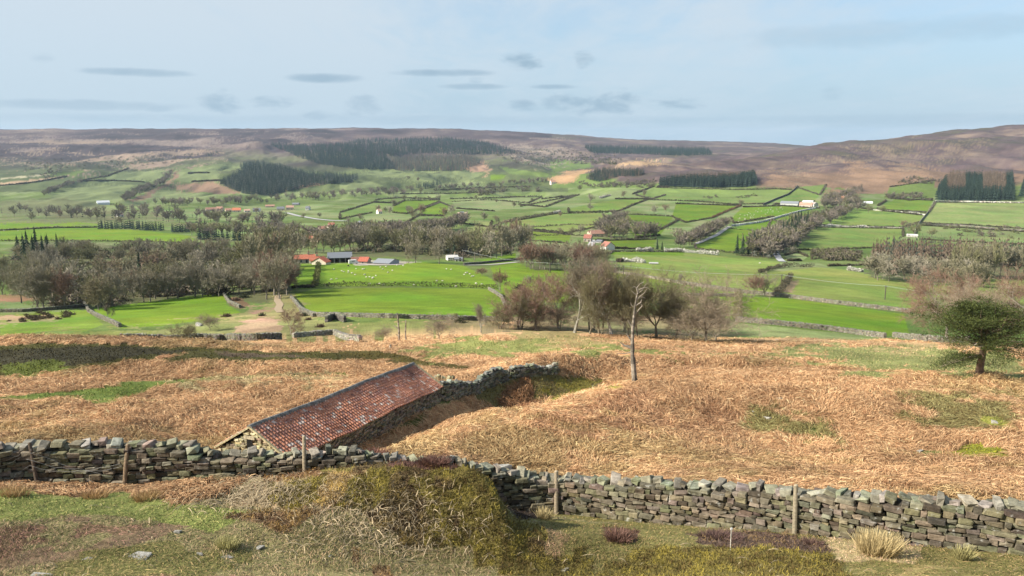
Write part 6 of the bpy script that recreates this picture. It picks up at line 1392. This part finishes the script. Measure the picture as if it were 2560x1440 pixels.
def pole(u, v, vt, label, r0=165., bars=1, name='utility_pole'):
    x, y, z, d = at(u, v, r0); H = (v-vt)/F_PX*d/.985; o = empty(name, (x, y, z)); tag(o, label, 'utility pole', 'poles of the overhead line'); b = MB(); r = max(.13, d*.0007)
    b.tubes([(0,0,-.5)], [(0,0,H)], r, r*.8, 8, (.09,.075,.06), True); b.build('shaft', M_WOOD, o)
    c = MB(); c.box((0, 0, H-.35), (1.5, .12, .14), (.1,.085,.07)); c.box((-.6,0,H-.2), (.08,.08,.16), (.4,.4,.38)); c.box((.6,0,H-.2), (.08,.08,.16), (.4,.4,.38)); c.build('crossarm', M_WOOD, o); return x, y, z+H-.12
q = [pole(1158, 655, 625, 'thin dark pole in the wood behind the white house'), pole(1375, 682, 657, 'dark pole in front of the round copse'), pole(1558, 689, 664, 'dark pole with a small plate right of the round copse'), pole(1953, 716, 686, 'dark pole beside the bushy hedge and sandy gateway'), pole(2212, 749, 714, 'tall dark pole alone in the open right-hand field')]
q += [(q[-1][0]*1.35+20, q[-1][1]*.72, q[-1][2]+3)]
w = MB()
for i in range(len(q)-1):
    a, b = np.array(q[i]), np.array(q[i+1])
    for off in (-.6, .6):
        t = np.linspace(0, 1, 16)[:, None]; P = a*(1-t)+b*t; P[:, 2] -= (np.linalg.norm(b-a)*.016*4*(t*(1-t)))[:, 0]; P[:, 0] += off; w.tubes(P[:-1], P[1:], .022, .022, 3, (.40,.42,.40))
tag(w.build('overhead_wires', M_METAL), 'pair of thin pale overhead wires sagging between the field poles', 'wires')

# fence posts along the near wall
def post(u, v, ut, vt, w, label, col, dd=-1.0):
    a = math.atan2(*[float(t) for t in pxdir(u, v)[:2]]); rw = float(np.interp(a, AZ, FR[2]))+dd*.55
    X, Y = math.sin(a)*rw, math.cos(a)*rw; z = float(zg(X, Y)); d = depth(X, Y, z)
    x2, y2, z2 = at_d(ut, vt, d); o = empty('fence_post', (X, Y, z)); tag(o, label, 'fence post'); b = MB(); r = w/F_PX*d/2
    p = np.array([(0,0,-.2),((x2-X)*.5,(y2-Y)*.5,(z2-z)*.5),(x2-X,y2-Y,z2-z)]); b.tubes(p[:-1], p[1:], [r*1.05,r], [r,r*.95], 9, col, True); b.build('shaft', M_WOOD, o)
    c = MB(); n = (p[2]-p[1])/np.linalg.norm(p[2]-p[1]); c.tubes([p[2]], [p[2]+n*r*.5], r*.95, r*.5, 9, np.array(col)*1.25, True); c.build('post_top', M_WOOD, o)
    st = MB(); m = p[1]*.35+p[2]*.65; st.tubes([m+[r*.6,-r*.8,0]], [m+[r*.6,-r*.8,.06]], .012, .012, 4, (.2,.2,.2)); st.build('staple', M_METAL, o)
    return np.array([X, Y, z])+p[2]*.8
pw = [post(94, 1212, 74, 1108, 9, 'dark leaning old post tangled in loose wire at the left', (.10,.075,.055)), post(309, 1215, 320, 1112, 10, 'brown tilted wooden post against the mossy wall', (.21,.15,.095)), post(759, 1168, 760, 1091, 9, 'slim pale upright post where the wall dips behind the mound', (.30,.245,.165)),
      post(1391, 1286, 1391, 1179, 11, 'grey-brown upright post at the start of the right-hand wall', (.24,.195,.135)), post(1987, 1335, 1990, 1214, 12, 'stout weathered post against the right-hand wall', (.225,.19,.13))]
rng_ = np.random.default_rng(6); w = MB()
for k in range(6):
    a = pw[0]+np.array([rng_.uniform(-.1,.1), -.1, rng_.uniform(-.7,.15)]); b = (pw[1] if k % 2 else pw[0]+np.array([-2.2,-.2,.1]))+np.array([rng_.uniform(-.6,.6), -.12, rng_.uniform(-.95,-.1)]); t = np.linspace(0, 1, 18)[:, None]
    P = a*(1-t)+b*t; P[:, 2] -= (rng_.uniform(.0, .35)*4*t*(1-t))[:, 0]; P += np.cumsum(rng_.normal(0, .018, P.shape), 0); P[:, 1] -= .12; w.tubes(P[:-1], P[1:], .004, .004, 3, (.22,.21,.19))
tag(w.build('fence_wire', M_METAL), 'loose tangle of old fence wire hanging between the two left posts', 'wire')
hx, hy, hz, hd_ = at(1826, 1375, 14.); m = MB(); m.tubes([(0,0,-.1)], [(0,.02,.52)], .010, .008, 6, (.55,.52,.45), True); o = empty('marker_cane', (hx, hy, hz)); m.build('shaft', M_WOOD, o); m = MB(); m.box((0,.01,.55), (.045,.03,.05), (.6,.59,.57)); m.build('cap', M_PAINT, o); tag(o, 'thin white-topped cane stuck in the heather before the right wall', 'cane')

# loose rocks
ROCK = []
for i in range(5):
    r = np.random.default_rng(i+3); b = MB(); stones(b, np.zeros((1, 3)), np.array([[.5, .38, .28]]), np.array([0.]), r, .32, .12, np.array([[.30, .285, .25]])); ROCK.append(b.mesh('boulder', M_STONE))
for u, v, w, lab in ((1918,1048,17,'largest pale boulder in the bracken on the right slope'), (1886,1032,11,'pale boulder just up-left of the largest one in the bracken'), (1983,1047,11,'pale flat boulder right of the largest one'), (1968,1062,9,'small boulder below the flat one in the bracken'), (1932,1033,8,'small dark-sided boulder above the largest one'), (1948,998,12,'pale stone high in the bracken, above the boulder group'), (2094,943,18,'long flat white stone in the upper bracken'), (1943,849,10,'pale stone on the bracken brow near the wall'), (1822,955,9,'pale stone in the bracken below the brow'), (2300,1130,13,'white stone beside a yellow-green patch on the right'), (2486,1057,14,'tan boulder in the grass of the far right slope'), (1884,1164,18,'flat white stone low in the bracken above the wall'),
                     (2465,966,16,'faint pale slab in the bracken under the pine'), (444,1332,15,'small white stone on the near left turf'), (825,1392,10,'round white stone in the brown heather'), (565,1393,24,'flat grey slab sunk in the near turf'), (216,1397,20,'pale flat stone at the edge of the mossy hump'), (100,1440,44,'large dark slab cut by the bottom edge at left'), (345,1392,56,'long pale slab lying in the turf near the bottom left'), (650,1372,18,'pinkish stone in the straw-coloured turf'), (1412,1428,16,'yellowish stone at the bottom of the heather'), (1250,1186,58,'big pale squared boulder at the foot of the wall by the dark hollow'), (1320,1272,34,'grey stone below the wall beside the hollow'), (500,1388,14,'small grey stone in the rushy turf'), (1040,1143,38,'long white stone on top of the sunken wall by the heather'), (498,815,18,'pale rock outcrop on the rough ground beneath the left field'), (1270,1195,30,'second pale block at the broken wall foot')):
    x, y, z, d = at(u, v, 13.4 if v > 1170 else 30.); s = w/F_PX*d; k = int(u+v) % 5; o = link(bpy.data.objects.new('boulder' if w > 16 else 'stone', ROCK[k])); flat = .42 if ('flat' in lab or 'slab' in lab or 'long' in lab) else .9; o.scale = (s, s*.9, s*flat); o.location = (x, y, z+s*(.1 if flat > .8 else -.06)); o.rotation_euler = (0, 0, (u % 7)*.3-.8); tag(o, lab, 'stone')

# ------------------------------------------------------------------ bracken, heather and grass as blades
def px_sample(n, v0, v1, seed, u0=-240, u1=2800):
    rng = np.random.default_rng(seed); u = rng.uniform(u0, u1, n); v = rng.uniform(v0, v1, n); X, Y, r = at_many(u, v, 13.4); ok = np.isfinite(X) & (r < 165) & (r > 13.6); return X[ok], Y[ok], r[ok], rng
def arcs(name, X, Y, heading, L, h, w, col, rng, label, up0=0., mat=None, cat='bracken', seg=4):
    """blades that spring from the ground, arch over and fall back towards it"""
    N = len(X); t = np.linspace(0, 1, seg)[None, :]; z0 = zg(X, Y)
    dx = np.cos(heading)[:, None]*L[:, None]*t; dy = np.sin(heading)[:, None]*L[:, None]*t
    tw = rng.normal(0, .25, N)[:, None]*t*L[:, None]; dx = dx-np.sin(heading)[:, None]*tw; dy = dy+np.cos(heading)[:, None]*tw
    gx = X[:, None]+dx; gy = Y[:, None]+dy; g = zg(gx.ravel(), gy.ravel()).reshape(N, seg)
    zz = g*.85+z0[:, None]*.15+h[:, None]*(np.sin(math.pi*np.minimum(t*.80+.06, 1)))+up0*0
    wz = rng.uniform(-.6, .6, N); px = -np.sin(heading); py = np.cos(heading); ww = (w[:, None]*np.array([1, 1, .8, .3] if seg == 4 else [1, .8, .25])[None, :])/2
    A = np.stack([gx+px[:, None]*ww, gy+py[:, None]*ww, zz+wz[:, None]*ww], -1); B = np.stack([gx-px[:, None]*ww, gy-py[:, None]*ww, zz-wz[:, None]*ww], -1)
    V = np.stack([A, B], 2).reshape(-1, 3); i = np.arange(seg-1)*2; q = np.stack([i, i+1, i+3, i+2], 1)[None]+(np.arange(N)*seg*2)[:, None, None]
    C = np.repeat(col, seg*2, axis=0)
    me = raw_mesh(name, V, q.reshape(-1, 4), None, C, False, (mat or M_BLADE,)); o = link(bpy.data.objects.new(name, me)); tag(o, label, cat, None, 'stuff'); return o
def flow(X, Y): return 6.283*(fbm(X+500, Y+200, 5.5, 2)*2.6)
def bracken():
    XX = []
    for n, v0, v1, seed in ((500000, 838, 1250, 1), (26000, 1190, 1300, 2)): XX.append(px_sample(n, v0, v1, seed)[:3])
    X, Y, r = [np.concatenate(a) for a in zip(*XX)]; rng = np.random.default_rng(3)
    a, c = alb_at(X, Y); k = (c == 1); k &= rng.random(len(X)) < np.where(r < 27.5, .5, 1.)
    X, Y, r, a = X[k], Y[k], r[k], a[k]; N = len(X)
    hd = flow(X, Y)+rng.normal(0, .75, N); d = r
    nr = np.where(d < 27.5, .45, 1.); L = rng.uniform(.3, .8, N)*(1+d*.004)*nr; h = nr*rng.uniform(.05, .30, N)*(1+.7*fbm(X, Y, 2.2, 2)*2).clip(.3, 2); w = np.maximum(.024, d*.00044)*rng.uniform(.6, 1.3, N)
    tone = rng.random((N, 1)); col = a*np.where(tone > .80, [[1.42, 1.50, 1.55]], np.where(tone < .30, [[.62, .52, .48]], [[1.02, .98, .95]]))*rng.uniform(.75, 1.25, (N, 1))
    arcs('bracken', X, Y, hd, L, h, w, col.clip(0, .75), rng, 'flattened tangle of dead russet bracken covering the slope')
def heather():
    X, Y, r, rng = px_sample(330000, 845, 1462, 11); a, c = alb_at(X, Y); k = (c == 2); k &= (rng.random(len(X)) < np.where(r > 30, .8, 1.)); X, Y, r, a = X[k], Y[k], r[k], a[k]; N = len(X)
    cl = 1+fbm(X, Y, .8, 3)*2.2; clump = vnoise(X/.17, Y/.17)*.65+vnoise(X/.4+9, Y/.4)*.35
    L = rng.uniform(.02, .08, N)*(1+r*.012); h = rng.uniform(.03, .12, N)*cl.clip(.25, 1.8)*(1+np.maximum(r-30, 0)*.012); w = np.maximum(.014, r*.00062)*rng.uniform(.7, 1.4, N)
    tone = clump[:, None]+rng.normal(0, .07, (N, 1)); h = h*(.55+.9*clump); col = a*np.where(tone > .6, [[1.4, 1.36, .9]], np.where(tone < .38, [[.55, .46, .5]], [[1., .97, .95]]))*rng.uniform(.75, 1.3, (N, 1))
    hh = (.015+.07*clump.clip(0, 1)**1.3)*cl.clip(.35, 1.6)*(1+np.maximum(r-30, 0)*.018); zz = rng.random(N)**.7*hh
    P = np.stack([X, Y, zg(X, Y)+zz], 1); D = rng.normal(0, 1, (N, 3))*np.array([.8, .8, .55])+np.array([0, 0, .85]); D /= np.linalg.norm(D, axis=1, keepdims=True)
    b = MB(); b.slivers(P, D, rng.uniform(.035, .085, N)*(1+r*.012), np.maximum(.013, r*.00075)*rng.uniform(.7, 1.5, N), col.clip(0, .6), rng)
    tag(b.build('heather', M_BLADE), 'wiry olive and brown heather on the mound and banks', 'heather', None, 'stuff')
def grass():
    X, Y, r, rng = px_sample(240000, 840, 1462, 21); a, c = alb_at(X, Y); k = (c == 3) | ((c == 0) & (r < 27) & (rng.random(len(X)) < .35)); X, Y, r, a = X[k], Y[k], r[k], a[k]; N = len(X)
    cl = 1+fbm(X, Y, 1.1, 3)*2.4
    L = rng.uniform(.03, .13, N)*(1+r*.016); h = rng.uniform(.012, .055, N)*cl.clip(.3, 1.8)*(1+np.maximum(r-20, 0)*.03); w = np.maximum(.010, r*.00055)*rng.uniform(.7, 1.4, N)
    tone = rng.random((N, 1)); col = a*np.where(tone > .66, [[1.75, 1.4, 1.8]], np.where(tone < .3, [[.65, .72, .6]], [[1., 1., 1.]]))*rng.uniform(.75, 1.3, (N, 1))
    arcs('moor_grass', X, Y, flow(X, Y)*.4+rng.uniform(0, 6.28, N)*.6, L, h, w, col.clip(0, .7), rng, 'short tufted moor grass between the heather and the bracken', cat='grass', seg=3)
bracken(); heather(); grass()
def litter():                                   # dead stalks, bleached and fallen
    rng = np.random.default_rng(33); n = 3000; u = rng.uniform(-150, 2700, n); v = rng.uniform(1185, 1460, n); u[:1500] = rng.normal(640, 90, 1500); v[:1500] = rng.normal(1232, 26, 1500)
    u[1500:2600] = rng.normal(960, 130, 1100); v[1500:2600] = rng.normal(1310, 50, 1100)
    X, Y, r = at_many(u, v, 13.4); ok = np.isfinite(X) & (r < 27) & (r > 13.6); X, Y, r = X[ok], Y[ok], r[ok]; N = len(X)
    arcs('dead_stalks', X, Y, rng.uniform(0, 6.28, N), rng.uniform(.10, .42, N), rng.uniform(.02, .11, N), rng.uniform(.008, .02, N), np.array([.36, .285, .18])[None]*rng.uniform(.55, 1.3, (N, 1)), rng, 'bleached dead bracken stalks strewn over the near ground', cat='dead stalks')
litter()
def tuft(u, v, hpx, wpx, n, col, label, cat='rush clump', r0=13.4, name='rush_clump', lean=.45):
    x, y, z, d = at(u, v, r0); s = d/F_PX; rng = np.random.default_rng(int(u+v)); W = wpx*s/2; th = rng.uniform(0, 6.28, n); rr = W*.45*np.sqrt(rng.random(n)); p = np.stack([np.cos(th)*rr, np.sin(th)*rr, zg(x+np.cos(th)*rr, y+np.sin(th)*rr)-z-.05], 1)
    D = np.stack([np.cos(th)*lean*rr/(W*.45+1e-6), np.sin(th)*lean*rr/(W*.45+1e-6), np.ones(n)], 1)+rng.normal(0, .16, (n, 3)); D /= np.linalg.norm(D, axis=1, keepdims=True)
    L = hpx*s*rng.uniform(.5, 1.15, n); c = np.array(col)[None]*rng.uniform(.6, 1.35, (n, 1)); b = MB(); w = max(.012, d*.0006); b.slivers(p, D, L*.6, w, c, rng); b.slivers(p+D*L[:, None]*.58, (D+np.array([.12,0,-.12])+rng.normal(0,.08,(n,3))), L*.45, w*.7, c*1.15, rng)
    o = b.build(name, M_BLADE, None, loc=(x, y, z)); tag(o, label, cat)
for a in ((2195,1385,62,170,1500,(.42,.33,.17),'big straw-coloured rush clump in front of the right wall'), (2408,1400,42,56,420,(.28,.25,.11),'smaller greenish rush clump towards the right corner'), (570,1370,34,90,520,(.36,.33,.15),'pale rush tuft on the near turf left of the heather'), (370,1250,30,120,500,(.34,.23,.11),'russet grass tussock at the foot of the left wall'), (240,1245,26,110,360,(.33,.21,.10),'straggling brown tussock below the leaning posts'), (40,1240,34,120,420,(.36,.24,.12),'tall straw tussock in the left corner under the wall'), (1360,1298,34,60,320,(.36,.29,.15),'dry tussock beside the post at the dark hollow'), (1720,1312,20,46,180,(.34,.28,.15),'small straw tuft at the middle of the right wall')): tuft(*a)
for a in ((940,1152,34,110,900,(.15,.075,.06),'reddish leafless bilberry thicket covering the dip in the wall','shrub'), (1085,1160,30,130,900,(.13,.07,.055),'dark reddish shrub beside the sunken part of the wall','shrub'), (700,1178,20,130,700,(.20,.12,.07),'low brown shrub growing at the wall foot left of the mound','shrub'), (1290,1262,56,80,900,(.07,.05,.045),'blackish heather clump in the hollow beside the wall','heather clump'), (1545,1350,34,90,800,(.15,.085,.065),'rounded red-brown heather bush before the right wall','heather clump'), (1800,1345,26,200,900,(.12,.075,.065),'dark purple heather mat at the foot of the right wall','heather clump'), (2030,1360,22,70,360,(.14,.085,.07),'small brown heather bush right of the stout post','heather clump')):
    tuft(*a, name='shrub' if a[-1] == 'shrub' else 'heather_clump', lean=.9)
rs = random.Random(12)
RUSH = bush(201, .7, 1.8, 160, (.075,.06,.035), .09, .5).mesh('rush_tuft', M_BLADE)
for i in range(26):
    u = rs.choice((30, 75, 100, 140, 165))+rs.uniform(-30, 30); v = 795-(u*.03)+rs.uniform(-9, 12); x, y, z, d = at(u, v, 130); o = link(bpy.data.objects.new('rush_tuft', RUSH)); o.location = (x, y, z); o.rotation_euler = (0, 0, rs.uniform(0, 6)); k = rs.uniform(.7, 1.8); o.scale = (k, k, k*.9); tag(o, 'dark rush tuft on the pasture at the left edge', 'rush clump', 'dark rush tufts on the left pasture')
GOR = [bush(211+i, 1.4, 2.6, 420, c, .12, .3).mesh('dark_bush', M_NEEDLE) for i, c in enumerate([(.075,.06,.04),(.06,.065,.03),(.13,.085,.06)])]
for u, v, wpx, lab, r0 in ((655,790,22,'dark gorse bush on the crest of the russet bank',125), (760,790,24,'dark bush at the corner of the big field wall',125), (770,800,20,'low dark bush by the rubble wall',125), (800,818,26,'dark bushes beside the sheepfold ruin',125), (700,716,26,'brown bush on the slope above the sandy track',140), (590,752,24,'dark brown bush in the hollow right of the left field',130), (610,745,30,'broad brown bush under the rounded trees',130), (1150,806,36,'dark scrub at the right end of the big field wall',125), (1262,772,14,'dark bush in the field corner by the bare track',150), (1300,724,34,'brown bushes at the field corner left of the row',165), (1255,742,20,'dark gorse on the track bank',160), (668,728,22,'pale brown thorn by the wood end',140), (566,792,26,'dark thorn left of the russet bank',118), (450,742,18,'green-grey bush at the edge of the left field',140)):
    x, y, z, d = at(u, v, r0); k = wpx*d/F_PX/2.6; o = link(bpy.data.objects.new('dark_bush', GOR[int(u) % 3])); o.location = (x, y, z-.1); o.scale = (k, k, k*.85); o.rotation_euler = (0, 0, u % 6); tag(o, lab, 'bush')
# ------------------------------------------------------------------ the air of the valley
def haze():
    m = bpy.data.materials.new('haze'); m.use_nodes = True; k = NT(m.node_tree); k.n.clear()
    out = k.add('ShaderNodeOutputMaterial'); v = k.add('ShaderNodeVolumePrincipled')
    v.inputs['Color'].default_value = (.58, .78, 1.0, 1); v.inputs['Density'].default_value = 3.7e-5; v.inputs['Anisotropy'].default_value = .1
    k.l.new(v.outputs[0], out.inputs['Volume'])
    z0 = float(GZ.min())-1; z1 = max(float(GZ.max()), CZ)+14
    b = MB(); b.box((0, 0, (z0+z1)/2), (14800, 14800, z1-z0)); o = b.build('haze', m); tag(o, kind='stuff')
haze()
